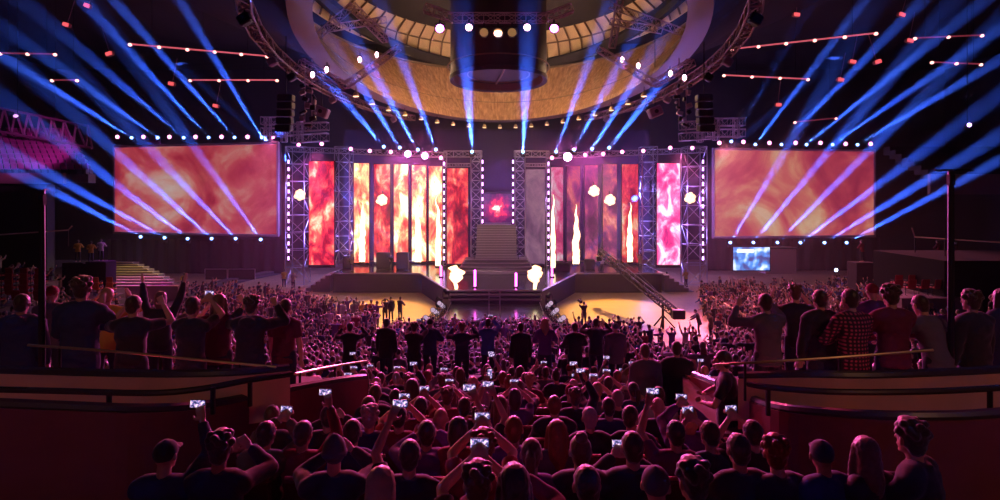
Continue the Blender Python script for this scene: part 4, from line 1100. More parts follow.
standing(106,0,8.0,'stand_clap','ponytail','blond','long','yellow',0,.3,'ponytailed person in yellow sweater half hidden between two dark backs',PZ,.95,group=G1)
standing(160,0,8.2,'stand_cheer','bob','brown','long','black',0,.1,'bob-haired person in black sweater with both arms thrown up',PZ,.9,group=G1)
standing(50,0,8.2,'stand','cap','red','long','grey',1,.1,'capped person in grey sweater deep in the shadow behind the pole',PZ,.95,group=G1)
G2 = 'spectators standing behind the parapet on the crane side'
standing(853,0,6.95,'stand_front','short','dark','long','plaid',1,.15,'person in red and black plaid shirt seen from behind',PZ,1.04,group=G2)
standing(893,0,7.0,'stand_front','messy','dark','long','burgundy',1,-.05,'broad tousle-haired person in burgundy sweater beside the plaid shirt',PZ,1.06,group=G2)
standing(822,0,7.3,'stand','short','dark','jacket','black',1,.1,'short-haired person in black jacket between the plaid shirt and grey sweater',PZ,1.0,group=G2)
standing(768,0,7.3,'stand_clap','short','dark','long','grey',1,.15,'person in grey sweater leaning towards the aisle with raised forearm',PZ,.97,group=G2)
standing(797,0,8.2,'stand_clap','messy','brown','tee','black',0,.0,'tousle-haired person in black tee clapping behind the grey sweater',PZ,.95,group=G2)
standing(938,0,6.95,'stand_lean','short','dark','long','grey',1,.25,'person in grey sweater leaning on the brass rail beside the pole',PZ,1.0,group=G2)
standing(975,0,7.0,'stand','messy','dark','jacket','black',2,.2,'shadowed person in black jacket beyond the cross bar pole',PZ,1.02,group=G2)
standing(1005,0,7.4,'stand','long','dark','jacket','navy',2,.2,'long-haired shadowed person in navy jacket at the frame edge',PZ,1.0,group=G2)
standing(875,0,8.4,'stand_clap','cap','red','tee','purple',1,.1,'capped person in purple tee glimpsed between plaid and burgundy',PZ,.95,group=G2)
standing(727,0,7.35,'stand_front','short','dark','tee','black',1,1.15,'standing man in printed black tee turned in profile by the double rail',None,1.04)
standing(646,0,9.4,'stand','short','brown','jacket','grey',0,.15,'brown-haired person in grey suit jacket beside the dark jacket',4.72,1.02,legs=True)
standing(677,0,9.5,'stand','short','dark','jacket','black',1,-.15,'dark-haired person in black suit jacket nearest the printed tee',4.72,1.03)
RZ = 4.0
for i, (px, pose, hr, hc, s_, cc, lab) in enumerate(((350,'stand_clap','short','dark','long','black','clapping in black sweater'),(386,'stand','short','dark','jacket','black','in long black jacket'),(414,'stand_film','messy','dark','long','black','filming in black sweater'),(430,'stand_front','cap','black','hoodie','navy','in black cap and navy hoodie'),(462,'stand_clap','messy','brown','long','navy','clapping in navy sweater'),(488,'stand_film','short','dark','long','blue','filming in blue sweater'),(521,'stand','short','dark','jacket','black','in broad black jacket'),(545,'stand_front','long','blond','long','purple','with long blond hair in purple'),(575,'stand_front','short','dark','jacket','black','in black jacket beside the blond one'),(596,'stand_clap','short','dark','hoodie','black','clapping in black hoodie'),(616,'stand','cap','grey','jacket','grey','in grey cap and grey jacket'))):
    standing(px,0,14.3+.5*(i%2),pose,hr,hc,s_,cc,1,rnd.uniform(-.2,.2),'spectator standing on the dark riser, '+lab,RZ,1.0,1,True,'spectators standing on the dark riser')
# people on the floor and the stage
def onfloor(px, yfoot, pose, hr, hc, s_, cc, rz, lab, z=0.0, sc_=1.0, group=None):
    p = PG(px, yfoot, z); return standing(px,0,p.y,pose,hr,hc,s_,cc,1,rz,lab,z,sc_,1,True,group)
cm = onfloor(584,327,'stand_film','short','dark','tee','black',.2,'camera operator in black on the amber floor beside the thrust')
c_ = empty('shoulder_camera', cm.location+Vector((-.22,.1,1.72)), .2, 'video camera on the shoulder of the operator on the amber floor', 'camera')
MB().cbox((0,0,0), (.14,.42,.2), .03).build('body', M_black, c_); MB().tube([(0,.2,0),(0,.42,0)], [.06,.085], 10).build('lens', M_black, c_); MB().cbox((0,.05,.16), (.04,.25,.05), .01).build('handle', M_black, c_)
onfloor(400,321,'stand_front','short','dark','long','black',-.5,'person in black holding something up alone on the amber floor')
for px, yf, pz_, hr, s_, cc, lab in ((343,326,'stand','short','long','white','in white sweater'),(354,325,'stand','bob','long','grey','with bobbed hair in grey'),(363,326,'stand_front','short','long','yellow','in yellow sweater'),(371,325,'stand','messy','tee','red','in red tee'),(385,323,'stand_film','short','long','black','filming in black'),(391,321,'stand','cap','jacket','black','in black cap and jacket')):
    onfloor(px,yf,pz_,hr,'dark',s_,cc,rnd.uniform(-.6,.6),'crew member at the edge of the amber floor '+lab, group='crew at the edge of the amber floor')
onfloor(184,291,'stand_front','short','brown','long','yellow',.8,'pale shirted person standing alone at the foot of the stepped aisle')  # yellow light on the pale shirt put into the cloth colour
onfloor(284,287,'stand','short','dark','tee','yellow',.3,'person in yellow tee standing before the crimson side tower')
onfloor(293,290,'stand_front','cap','white','long','white',-.3,'person in white beside the yellow tee before the tower')
onfloor(686,287,'stand_front','short','blond','long','yellow',.4,'fair-haired person in yellow sweater under the white and pink panel')
onfloor(667,290,'stand','short','dark','tee','black',.4,'person in black tee at the foot of the crane side steps')
onfloor(699,336,'stand_lean','short','dark','jacket','black',1.2,'person in black leaning forward in the pink lit aisle by the crowd barrier')
onfloor(711,340,'stand','short','dark','tee','olive',.8,'person in olive tee beside the leaning one in the pink aisle')
for px, lab in ((352,'musician in white before the outermost panel'),(391,'performer in black before the deep red panel'),(640,'performer in white beside the flame jet by the side steps'),(602,'slim performer standing under the crane head')):
    onfloor(px, 272 if px != 602 else 272.5, 'stand_front' if px != 640 else 'stand_cheer','short','dark','long','black' if px in (391,) else 'white',3.0,lab,z=DZ)
BLK = {}
for px, yf, cc, lab in ((78,262,'yellow','highest of the yellow lit people above the stepped aisle'),(91,263,'yellow','middle one of the yellow lit people above the stepped aisle'),(101,261,'white','pale dressed one of the people above the stepped aisle'),(862,262,'red','person in red on the dark walkway under the pink cloud screen'),(938,262,'red','person in red beside the cross bar pole far behind'),(956,263,'burgundy','person in burgundy far behind the cross bar pole')):  # yellow cloth stands for yellow light on the aisle people
    d = 44; x = (px-500)*d/F; standing(px,0,d,'stand_front','short','dark','long',cc,1,.5,lab,9-(yf-195)*d/F,1.0,1,True)
    BLK[lab] = b = MB().cbox((x,d,(9-(yf-195)*d/F)/2), (1.6,1.2,9-(yf-195)*d/F), .02).build('standing_block', mat('block_black',(.01,.01,.012),.9)); tag(b, 'dark block under the '+' '.join(lab.split()[:12]), 'block')

# ============================================================ the rest of the crowd
import numpy as np
def low_person(pose, hair, shirt, legs):
    S = skel(pose); parts = []
    g = globals()
    mb = MB(); T = S['T']
    mb.cur = 1; torso(mb, S, .02, n=8)
    if S['stand']:
        mb.cur = 3
        for k in 'lr': mb.tube([S['hp'+k], S['kn'+k], S['an'+k]-Vector((0,0,.06))], [.10,.07,.05], 5)
    for k, s in (('l',-1),('r',1)):
        mb.cur = 1; mb.tube([T((s*.08,0,.44)), S['sh'+k], S['sh'+k].lerp(S['el'+k],.7)], [.06,.072,.062], 6, round_=False)
        mb.cur = 1 if shirt != 'tee' else 0
        mb.tube([S['sh'+k].lerp(S['el'+k],.65), S['el'+k], S['ha'+k]], [.052,.044,.03], 5, round_=False)
        mb.cur = 0; mb.ell(S['ha'+k]+(S['ha'+k]-S['el'+k]).normalized()*.07, (.04,.03,.08), 5, 4)
    mb.cur = 0; c = S['head']; mb.tube([T((0,0,.46)), c], [.062,.055], 6); mb.ell(c+Vector((0,.012,-.02)), (.074,.088,.10), 8, 6)
    mb.cur = 2; mb.ell(c+Vector((0,-.016,.03)), (.086,.102,.105), 8, 6)
    if hair == 'long': mb.ell(c+Vector((0,-.07,-.12)), (.09,.05,.17), 8, 5)
    tri = []
    me = mb.mesh('tmp'); me.calc_loop_triangles(); n = len(me.loop_triangles)
    f = np.empty(n*3, np.int32); me.loop_triangles.foreach_get('vertices', f)
    mi = np.array([me.polygons[t.polygon_index].material_index for t in me.loop_triangles], np.int32)
    v = np.empty(len(me.vertices)*3, np.float32); me.vertices.foreach_get('co', v)
    bpy.data.meshes.remove(me)
    return v.reshape(-1,3), f.reshape(-1,3), mi
LP = {}
for pose in ('sit','sit_film','sit_clap','sit_filmright','stand','stand_film','stand_clap','stand_cheer'):
    for hair in ('short','long'):
        LP[pose,hair] = low_person(pose, hair, 'tee' if hair == 'short' else 'long', True)
cmats = [SKIN[1], SKIN[0]]+[HAIRC[q] for q in ('dark','brown','blond')]+[CLOTH[q] for q in ('black','navy','grey','white','red','purple','burgundy','blue')]+[M_jeans]
VV, FF, MM = [], [], []; nv = 0; rc = random.Random(5); NC = 0
glow = []
def crowd(x, y, z, stand, cheer=.25):
    global nv, NC
    if any(abs(x-a) < .5 and abs(y-b) < .5 for a, b in TAKEN): return
    pose = rc.choices(['stand','stand_film','stand_clap','stand_cheer'] if stand else ['sit','sit_film','sit_clap','sit_filmright'], [55,15,25,8])[0]
    v, f, mi = LP[pose, 'long' if rc.random() < .25 else 'short']
    a = rc.uniform(-.35,.35)+math.atan2(-(SX-x)*.6, 54-y)*1.0; s = rc.uniform(.93,1.06); ca, sa = math.cos(a), math.sin(a)
    R = np.array([[ca,-sa,0],[sa,ca,0],[0,0,1]], np.float32)*s
    VV.append(v @ R.T+np.array([x,y,z], np.float32)); FF.append(f+nv); nv += len(v)
    lut = np.array([rc.choice([0,0,1]), rc.choices(range(5,13), [9,3,2,1.6,1.6,1.6,1.2,1])[0], rc.choices([2,3,4],[6,3,1])[0], 13]); MM.append(lut[mi]); NC += 1
for k in range(12, 28):
    r = row_r(k); th = math.radians(-80)
    while th < math.radians(80):
        p = bowl(r, th+rc.uniform(-.0008,.0008)); step = .60/(27*r); th += step
        if p.y < 2: continue
        px = 500+p.x*F/p.y
        if not -10 < px < 1010: continue
        if r > rmax(th)-.02: continue
        if 85 < px < 180 and p.y > 40: continue
        q = rc.random()
        if px < 150 and q < .55: continue
        if px > 930 and q < .6: continue
        if 655 < px < 735 and p.y > 26 and p.y < 44 and q < .75: continue
        if q < .08: continue
        crowd(p.x, p.y, p.z, rc.random() < .12 or (px > 380 and px < 640 and k > 24))
y = 28.6
while y < 50:
    x = -27.0
    while x < 27:
        xx, yy = x+rc.uniform(-.12,.12), y+rc.uniform(-.12,.12); x += .62; px = 500+xx*F/yy
        r, th = inv_bowl(xx, yy)
        if r > .985: continue
        ok = False; stand = True
        if 378 < px < 655 and yy < 33.6+(.8 if 440 < px < 560 else 0): ok = True
        if 195 < px <= 378: ok = yy < 52-(px-195)*.07; stand = rc.random() < .35
        if px <= 195: ok = yy < 38
        if 700 < px: ok = yy < 51 and px > 700+max(0,(44-yy))*1.5; stand = rc.random() < .35
        if 640 < px <= 700: ok = yy < 31.5
        if ok and rc.random() < .88: crowd(xx, yy, 0.0, stand)
    y += .78
V = np.concatenate(VV); Fc = np.concatenate(FF); Mi = np.concatenate(MM).astype(np.int32)
me = bpy.data.meshes.new('crowd'); me.vertices.add(len(V)); me.vertices.foreach_set('co', V.ravel())
me.loops.add(len(Fc)*3); me.loops.foreach_set('vertex_index', Fc.ravel().astype(np.int32)); me.polygons.add(len(Fc)); me.polygons.foreach_set('loop_start', np.arange(0, len(Fc)*3, 3, dtype=np.int32))
me.polygons.foreach_set('material_index', Mi); me.polygons.foreach_set('use_smooth', np.ones(len(Fc), bool)); me.update(calc_edges=True)
for q in cmats: me.materials.append(q)
cr_ = bpy.data.objects.new('crowd', me); COL.objects.link(cr_); tag(cr_, 'dense far crowd filling the floor and the sides of the bowl up to the stage', 'crowd', kind='stuff')
print('CROWD', NC, len(V), 'PEOPLE', len(PEOPLE), 'PHONES', len(PHL))

for x0, x1, d, lab in ((108,284,64,'black drape added to absorb light behind the floor barriers under the red cloud screen'),(708,880,66.5,'black drape added to absorb light behind the blue monitor under the pink cloud screen')):  # added drapes, their black absorbs light reaching the back of the hall
    a, b_ = (x0-500)*d/F, (x1-500)*d/F; n = 80
    lo = [(a+(b_-a)*i/n, d+.12*math.sin(i*1.3), .02) for i in range(n+1)]
    dp = MB().strip(lo, [(p[0],p[1],3.9) for p in lo], Vector((0,.05,0))).build('added_drape', mat('added_drape_black',(.006,.006,.010),.95)); tag(dp, lab, 'drape')
# ============================================================ camera crane
cr0, cr1 = P(600,252,47), P(674,312,36.5)
cn = empty('camera_crane', (0,0,0), 0, 'black camera crane reaching from the crowd edge up over the crane side of the stage', 'camera crane')
b = MB(); truss_geo(b, cr0, cr1, .42, .7, .05, .03); b.tube([cr0+Vector((0,0,.35)), cr0.lerp(cr1,.5)+Vector((0,0,.8)), cr1+Vector((0,0,.3))], .02, 5); b.build('boom', M_black, cn)
h = MB(); h.cbox(cr0+Vector((-.1,0,-.55)), (.45,.6,.4), .05); h.tube([cr0, cr0+Vector((-.05,0,-.4))], .07, 6); h.cbox(cr0+Vector((-.1,.4,-.55)), (.2,.3,.2), .03); h.build('camera_head', M_black, cn)
bs_ = cr1.lerp(cr0,.12); t = MB(); t.tube([(bs_.x,bs_.y,0),bs_], .09, 8)
for a in (0,2.1,4.2): t.tube([(bs_.x,bs_.y,.9),(bs_.x+.8*math.cos(a),bs_.y+.8*math.sin(a),0.03)], .05, 6)
t.build('tripod', M_black, cn); MB().cbox(cr1+Vector((.2,-.2,-.1)), (.8,.6,.6), .05).build('counterweight', M_black, cn)

# lit monitor and panelled box at the crane side
mo = empty('monitor_screen', P(751.5,271,57), 0, 'blue white lit monitor beside the pale box under the pink cloud screen', 'screen')
MB().cbox((0,.1,1.25), (3.95,.16,2.6), .04).build('frame', M_black, mo)
m = bpy.data.materials.new('monitor_picture'); m.use_nodes = True; nt = m.node_tree; bs = nt.nodes['Principled BSDF']
tc = nt.nodes.new('ShaderNodeTexCoord'); mp = nt.nodes.new('ShaderNodeMapping'); mp.inputs['Scale'].default_value = (1,1,.8); nz = nt.nodes.new('ShaderNodeTexNoise'); nz.inputs['Scale'].default_value = 1.5; nz.inputs['Detail'].default_value = 5
cr = nt.nodes.new('ShaderNodeValToRGB'); e = cr.color_ramp.elements; e[0].position = .4; e[0].color = (.01,.03,.15,1); e[1].position = .66; e[1].color = (.7,.85,1,1); q = e.new(.52); q.color = (.03,.25,.8,1)
for a, b in ((tc.outputs['Object'],mp.inputs['Vector']),(mp.outputs['Vector'],nz.inputs['Vector']),(nz.outputs['Fac'],cr.inputs['Fac']),(cr.outputs['Color'],bs.inputs['Emission Color'])): nt.links.new(a,b)
bs.inputs['Emission Strength'].default_value = 1.4
MB().add([(-1.85,0,.08),(1.85,0,.08),(1.85,0,2.42),(-1.85,0,2.42)], [(0,1,2,3)]).build('picture', m, mo)
MB().box((-.6,-.01,2.05), (1.7,.02,.3)).build('bright_bar', mat('white_bar',(.9,.9,1),.4,emit=(.75,.85,1),es=2.2), mo)
bx = empty('pale_cabin', P(781,274,58), 0, 'pale pink lit cabin box beside the blue monitor', 'cabin')
MB().cbox((0,.8,1.3), (3.2,1.6,2.6), .04).build('walls', mat('cabin_cloth',(.7,.5,.5),.8), bx); MB().cbox((0,.8,2.65), (3.4,1.8,.1), .02).build('roof', M_dark, bx)
for px, py, d, lab in ((921,264,0,''),): pass
fl_ = empty('follow_light', P(836,270,50), 0, 'single bluish white lamp shining on the dark walkway over the crane side crowd', 'lamp')
MB().tube([(0,.3,0),(0,0,0)], [.1,.18], 10).build('can', M_black, fl_); MB().ell((0,-.03,0), (.15,.06,.15), 10, 6).build('lens', mat('cold_lens',(.7,.8,1),.3,emit=(.5,.7,1),es=10), fl_); MB().tube([(0,.15,0),(0,.15,-3.0)], .04, 6).build('stand', M_black, fl_)
f2 = empty('follow_light', P(969,125,40), 0, 'single violet lamp high in the dark above the cross bar pole', 'lamp')
MB().tube([(0,.3,0),(0,0,0)], [.1,.18], 10).build('can', M_black, f2); MB().ell((0,-.03,0), (.16,.06,.13), 10, 6).build('lens', mat('violet_lens',(.9,.5,1),.3,emit=(.85,.4,1),es=10), f2); MB().tube([(0,.15,0),(0,.15,10)], .03, 6).build('drop_pipe', M_black, f2)
f3 = empty('follow_light', P(16,116,44), 0, 'single dim mauve lamp over the upper stand truss', 'lamp')
MB().tube([(0,.3,0),(0,0,0)], [.1,.18], 10).build('can', M_black, f3); MB().ell((0,-.03,0), (.22,.06,.13), 10, 6).build('lens', mat('mauve_lens',(.7,.5,.7),.3,emit=(.6,.4,.6),es=1.2), f3); MB().tube([(0,.15,0),(0,.15,9)], .03, 6).build('drop_pipe', M_black, f3)
# barriers on the far floor
def barrier(px0, px1, yb, z0, h, lab, d=None, infill=True, m=None, group=None, n=3):
    p, q = (PG(px0,yb), PG(px1,yb)) if d is None else (P(px0,yb,d[0]), P(px1,yb,d[1]))
    o = empty('barrier', (0,0,0), 0, lab, 'barrier', group); u = Vector((0,0,h))
    MB().tube([p+u, q+u], .04, 6).build('top_rail', m or M_alu, o)
    for i in range(n): a = p.lerp(q, i/(n-1)); MB().tube([a, a+u], .035, 6).build('post', m or M_alu, o)
    if infill: MB().strip([p+Vector((0,.03,.15)), q+Vector((0,.03,.15))], [p+u*.9+Vector((0,.03,0)), q+u*.9+Vector((0,.03,0))], Vector((0,.04,0))).build('infill_panel', M_dark, o)
barrier(205,227,281,0,1.25,'waist high barrier behind the floor crowd, nearer the stepped aisle',n=2)
barrier(228,255,281,0,1.25,'waist high barrier behind the floor crowd, nearer the crimson tower',n=2)
p0, p1 = PG(700,303), PG(748,334)
o = empty('crowd_barrier', (0,0,0), 0, 'long brass lit barrier between the pink aisle and the crane side crowd', 'barrier')
MB().tube([p0+Vector((0,0,1.1)), p1+Vector((0,0,1.1))], .06, 6).build('top_rail', M_rail, o)
for i in range(9): a = p0.lerp(p1, i/8); MB().tube([a, a+Vector((0,0,1.1))], .035, 5).build('post', M_alu, o)
MB().strip([p0+Vector((0,0,.1)),p1+Vector((0,0,.1))],[p0+Vector((0,0,1.0)),p1+Vector((0,0,1.0))],Vector((.05,0,0))).build('infill_panel', M_dark, o)
# speaker boxes and risers on the wings
for px, w_, h_, d, lab in ((347,9,13,54.5,'dark slab speaker at the wing corner by the side steps, crimson side'),(383,14,16,54.5,'dark slanted riser cabinet before the deep red panel'),(402,12,17,54.0,'dark slanted riser cabinet before the burnt out panel'),(560,20,8,53.0,'dark low riser cabinet at the foot of the flame jets'),(590,10,10,54,'dark riser cabinet before the dark red panels')):
    s_ = d/F; a = P(px,272,d); o = empty('stage_cabinet', (a.x,d,DZ), 0, lab, 'cabinet')
    MB().cbox((0,.4,h_*s_/2), (w_*s_,.8,h_*s_), .05).build('housing', M_stageskirt, o); MB().box((0,-.005,h_*s_/2), (w_*s_*.85,.02,h_*s_*.8)).build('front_cloth', M_dark, o)

# ============================================================ hanging rigs
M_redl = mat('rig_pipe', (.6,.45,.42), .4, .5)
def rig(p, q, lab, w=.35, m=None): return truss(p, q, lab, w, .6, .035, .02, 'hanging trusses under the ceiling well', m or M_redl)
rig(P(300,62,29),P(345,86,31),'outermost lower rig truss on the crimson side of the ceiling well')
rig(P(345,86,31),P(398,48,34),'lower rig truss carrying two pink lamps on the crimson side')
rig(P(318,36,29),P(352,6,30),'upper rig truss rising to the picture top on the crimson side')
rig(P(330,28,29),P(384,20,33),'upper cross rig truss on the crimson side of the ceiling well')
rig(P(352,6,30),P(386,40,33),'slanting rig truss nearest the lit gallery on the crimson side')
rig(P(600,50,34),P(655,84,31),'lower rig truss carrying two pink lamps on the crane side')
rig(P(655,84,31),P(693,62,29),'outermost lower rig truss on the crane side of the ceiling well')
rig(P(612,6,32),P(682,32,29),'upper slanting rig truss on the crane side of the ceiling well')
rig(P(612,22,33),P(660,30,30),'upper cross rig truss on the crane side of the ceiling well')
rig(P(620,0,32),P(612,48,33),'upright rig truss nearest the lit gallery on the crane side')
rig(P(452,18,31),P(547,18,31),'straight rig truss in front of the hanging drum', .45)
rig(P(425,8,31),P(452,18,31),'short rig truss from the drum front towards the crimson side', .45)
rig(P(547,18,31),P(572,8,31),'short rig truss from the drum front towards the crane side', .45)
hs = MB()
sl = lamp_proto('rig_lamp', mat('rig_lens_pink',(1,.8,.9),.3,emit=(1,.5,.65),es=12), .2)
for px, py, d, lab in ((313,75,29,'outermost pink rig lamp on the crimson side'),(327,70,30,'second pink rig lamp from outside on the crimson side'),(360,60,32,'third pink rig lamp from outside on the crimson side'),(377,55,33,'pink rig lamp nearest the lit gallery on the crimson side'),(622,60,33,'pink rig lamp nearest the lit gallery on the crane side'),(638,66,32,'third pink rig lamp from outside on the crane side'),(670,74,30,'second pink rig lamp from outside on the crane side'),(684,78,29,'outermost pink rig lamp on the crane side')):
    o = place(sl, USED, P(px,py,d), 0, 1, lab, 'pink rig lamps round the ceiling well'); o.scale = (.55,.7,.9)
for px, py, lab in ((469,28,'pink lamp under the drum truss, crimson end'),(527,28,'pink lamp under the drum truss, crane end')): place(sl, USED, P(px,py,30.5), 0, 1, lab, 'pink rig lamps round the ceiling well')
dl = lamp_proto('gold_rig_lamp', mat('gold_glass',(.7,.45,.2),.3,emit=(1,.55,.2),es=.2), .26)  # faint gold glow put into the lamp faces by emission
for px, lab in ((484,'faintly glowing gold faced lamp under the drum truss, crimson side'),(498,'faintly glowing gold faced lamp in the middle of the drum truss'),(512,'faintly glowing gold faced lamp under the drum truss, crane side')): place(dl, USED, P(px,33,30.5), 0, 1, lab, 'gold faced lamps under the drum truss')
vl = lamp_proto('violet_rig_lamp', mat('violet_rig_lens',(.9,.3,1),.3,emit=(.8,.12,1),es=22), .24)
for px, py, lab in ((440,29,'violet lamp glowing beside the drum, crimson side'),(554,29,'violet lamp glowing beside the drum, crane side')): place(vl, USED, P(px,py,30.8), 0, 1, lab, 'violet lamps beside the drum')
for px, d, lab in ((305,30,'crimson side'),(686,30,'crane side')):
    for j, (dx, h) in enumerate(((0,46),(7,38))):
        sgn = -1 if px < 500 else 1; a = P(px+dx*sgn*-1,86,d); o = empty('hanging_gear', a, 0, ['outer','inner'][j]+' bundle of rigging gear hanging below the rig on the '+lab, 'rigging', 'rigging bundles')
        b = MB(); H = h*d/F; b.tube([(0,0,1.5),(0,0,-H)], .03, 5); rr = random.Random(px+j); 
        b.build('chain', M_redl, o)
        for q in range(7): z = -H*q/7; MB().cbox((rr.uniform(-.2,.2),0,z), (rr.uniform(.1,.4),.2,rr.uniform(.1,.3)), .03, Matrix.Rotation(rr.uniform(-.6,.6),3,'Y')).build('clamp_box', M_redl if q % 2 else M_black, o)
for px, py, d, lab in ((286,98,33,'crimson side'),(704,98,33,'crane side')):
    a = P(px,py,d); o = empty('hanging_speaker', a, 0, 'dark hanging speaker array outside the ceiling well, '+lab, 'speaker'); 
    for q in range(5): MB().cbox((0,-.02*q*q,-.45*q), (.9,.6,.4), .05, Matrix.Rotation(.05*q,3,'X')).build('cabinet', M_black, o)
    MB().tube([(0,0,.2),(0,0,11)], .03, 5).build('chain', M_black, o)
for px, py, d, lab in ((322,112,38,'crimson side'),(655,112,38,'crane side')):
    a = P(px,py,d); o = empty('hanging_projector', a, 0, 'mauve lit hanging projector box under the ceiling rim, '+lab, 'projector')
    MB().cbox((0,0,0), (.9,.7,.7), .08, Matrix.Rotation(.4 if px < 500 else -.4,3,'Y')).build('housing', mat('projector_mauve',(.35,.25,.32),.5), o); MB().tube([(0,0,.4),(0,0,6)], .03, 5).build('drop_pipe', M_black, o); MB().tube([(0,-.34,0),(0,-.44,0)], .14, 10).build('lens', M_black, o)

# lamp bars under the roof, pink light on the pipes put in as glow
M_bar = mat('pink_bar_glow', (.8,.35,.4), .4, emit=(1,.16,.22), es=.55)
M_barlamp = mat('pink_bar_lamp', (1,.5,.5), .4, emit=(1,.4,.35), es=3)
def bar(x0,y0,x1,y1,d0,d1,n,lab,dim=False):
    a, b = P(x0,y0,d0), P(x1,y1,d1); o = empty('lamp_bar', (0,0,0), 0, lab, 'lamp bar', 'pink lit bars under the roof')
    MB().tube([a,b], .055, 6).build('bar', mat('pink_bar_dim_glow',(.6,.2,.3),.4,emit=(1,.12,.2),es=.15) if dim else M_bar, o)
    for i in range(n): p = a.lerp(b, (i+.0)/(max(1,n-1))); MB().cbox(p-Vector((0,0,.05)), (.22,.2,.2), .05).build('lamp', M_barlamp, o)
    for t in (.15,.85): p = a.lerp(b, t); MB().tube([p, p+Vector((0,0,6))], .02, 4).build('drop_wire', M_black, o)
bar(130,44,267,56,38,41,6,'long pink bar crossing the upper beams, crimson side, upper one')
bar(190,80,277,80,44,44,4,'short pink bar over the red cloud screen end, lower one')
bar(0,53,55,54,40,40,3,'faint pink bar near the frame edge, crimson side, upper one',True)
bar(52,80,77,80,42,42,2,'faint short pink bar near the frame edge, crimson side, lower one',True)
bar(732,49,876,33,41,37,6,'long pink bar crossing the upper beams, crane side, upper one')
bar(724,75,808,79,44,44,4,'short pink bar over the pink cloud screen end, lower one')
bar(915,38,982,35,40,40,3,'pink bar near the frame edge, crane side, upper one',True)
bar(932,62,981,64,41,41,3,'pink bar near the frame edge, crane side, lower one',True)
bar(795,122,836,118,50,50,2,'faint pink bar right above the beams of the pink cloud screen',True)
# small hung floodlights
fd = empty('hung_floodlight', (0,0,0), 0, 'x', 'floodlight')
MB().cbox((0,0,0), (.6,.3,.36), .08).build('housing', mat('flood_housing',(.5,.2,.2),.5), fd); MB().add([(-.24,-.155,-.14),(.24,-.155,-.14),(.24,-.155,.14),(-.24,-.155,.14)], [(0,1,2,3)]).build('lens', mat('flood_lens',(1,.3,.3),.4,emit=(1,.12,.14),es=1.0), fd); MB().tube([(0,0,.18),(0,0,2.2)], .025, 5).build('drop_pipe', mat('flood_pipe',(.5,.3,.4),.5), fd)
for px, py, d, rz, lab in ((88,6,38,.4,'warm bright hung floodlight at the picture top, crimson side'),(67,25,38,.3,'small red hung floodlight below the warm one, crimson side'),(110,54,38,-.3,'red hung floodlight beside the long pink bar, crimson side'),(172,84,42,.2,'mauve hung floodlight over the beams near the red screen'),(216,106,46,.2,'small hung floodlight just above the red cloud screen'),(901,15,38,.3,'warm bright hung floodlight at the picture top, crane side'),(909,41,38,.2,'red hung floodlight at the end of the pink bar, crane side'),(877,62,38,-.3,'red hung floodlight below the beams, crane side'),(840,80,40,.2,'small mauve hung floodlight among the crane side beams'),(796,15,40,.1,'dull hung floodlight above the long pink bar, crane side'),(778,105,44,.1,'small hung floodlight above the second crane side beam'),(852,62,40,.2,'tiny hung floodlight between two crane side beams')):
    o = place(fd, USED, P(px,py,d), 0, .9, lab, 'hung floodlights under the roof'); o.rotation_euler = (0,rz,0)
# roof truss over the upper stand
o = MB(); a, b = P(-20,104,49), P(88,126,49); c, e_ = P(-20,128,49), P(92,148,49)
for p, q in ((a,b),(c,e_)): o.tube([p,q], .12, 6)
for i in range(10):
    p = a.lerp(b, i/9); q = c.lerp(e_, min(1,(i+.5)/9)); r = c.lerp(e_, max(0,(i-.5)/9)); o.tube([p,q], .09, 5); o.tube([p,r], .09, 5)
o = o.build('roof_truss', mat('roof_truss_mauve',(.3,.12,.2),.5)); tag(o, 'dull magenta roof truss of slanting struts above the upper stand', 'truss')
# fan shaped roof vents beside the well
for sx, lab in ((-1,'crimson side'),(1,'crane side')):
    cx, cy, cz = sx*14.6, 35, 20.3; v = empty('round_roof_vent', (cx,cy,cz), 0, 'round slatted roof vent outside the ceiling well, '+lab, 'vent')
    b = MB(); b.tube([(2.0*math.cos(q), 3.4*math.sin(q), .28*2.0*math.cos(q)*sx) for q in [2*PI*i/28 for i in range(29)]], .07, 5, cap=False); b.build('ring', M_redl, v)
    b = MB()
    for i in range(-4,5): h = math.sqrt(1-(i/5)**2); b.tube([(-2*h, i*.68, -.56*h*sx),(2*h, i*.68, .56*h*sx)], .04, 4)
    b.build('slat_grille', M_redl, v)
# handrail of the walkway on the crane side
o = empty('walkway_rail', (0,0,0), 0, 'pale pipe railing along the dark walkway far behind the cross bar pole', 'railing')
r_ = [P(912,228,36),P(915,237,36),P(945,239,34),P(1010,243,31)]; MB().tube(r_, .045, 6).build('rail', mat('pale_pipe',(.6,.42,.35),.4), o)
for q in r_[1:]: MB().tube([q, q-Vector((0,0,1.1))], .035, 5).build('post', M_black, o)
struct(MB().box((30.5,34.5,2.65), (11,6,5.3)).build('floor_walkway_east', mat('walkway_black',(.008,.008,.01),.9)))
o = empty('walkway_rail', (0,0,0), 0, 'dim pipe railing under the upper stand near the small headed pole', 'railing')
r_ = [P(-5,235,36),P(40,232,37),P(68,230,38),P(72,226,38)]; MB().tube(r_, .045, 6).build('rail', mat('pale_pipe',(.6,.42,.35),.4), o)
for q in r_[:3]: MB().tube([q, q-Vector((0,0,1.1))], .035, 5).build('post', M_black, o)

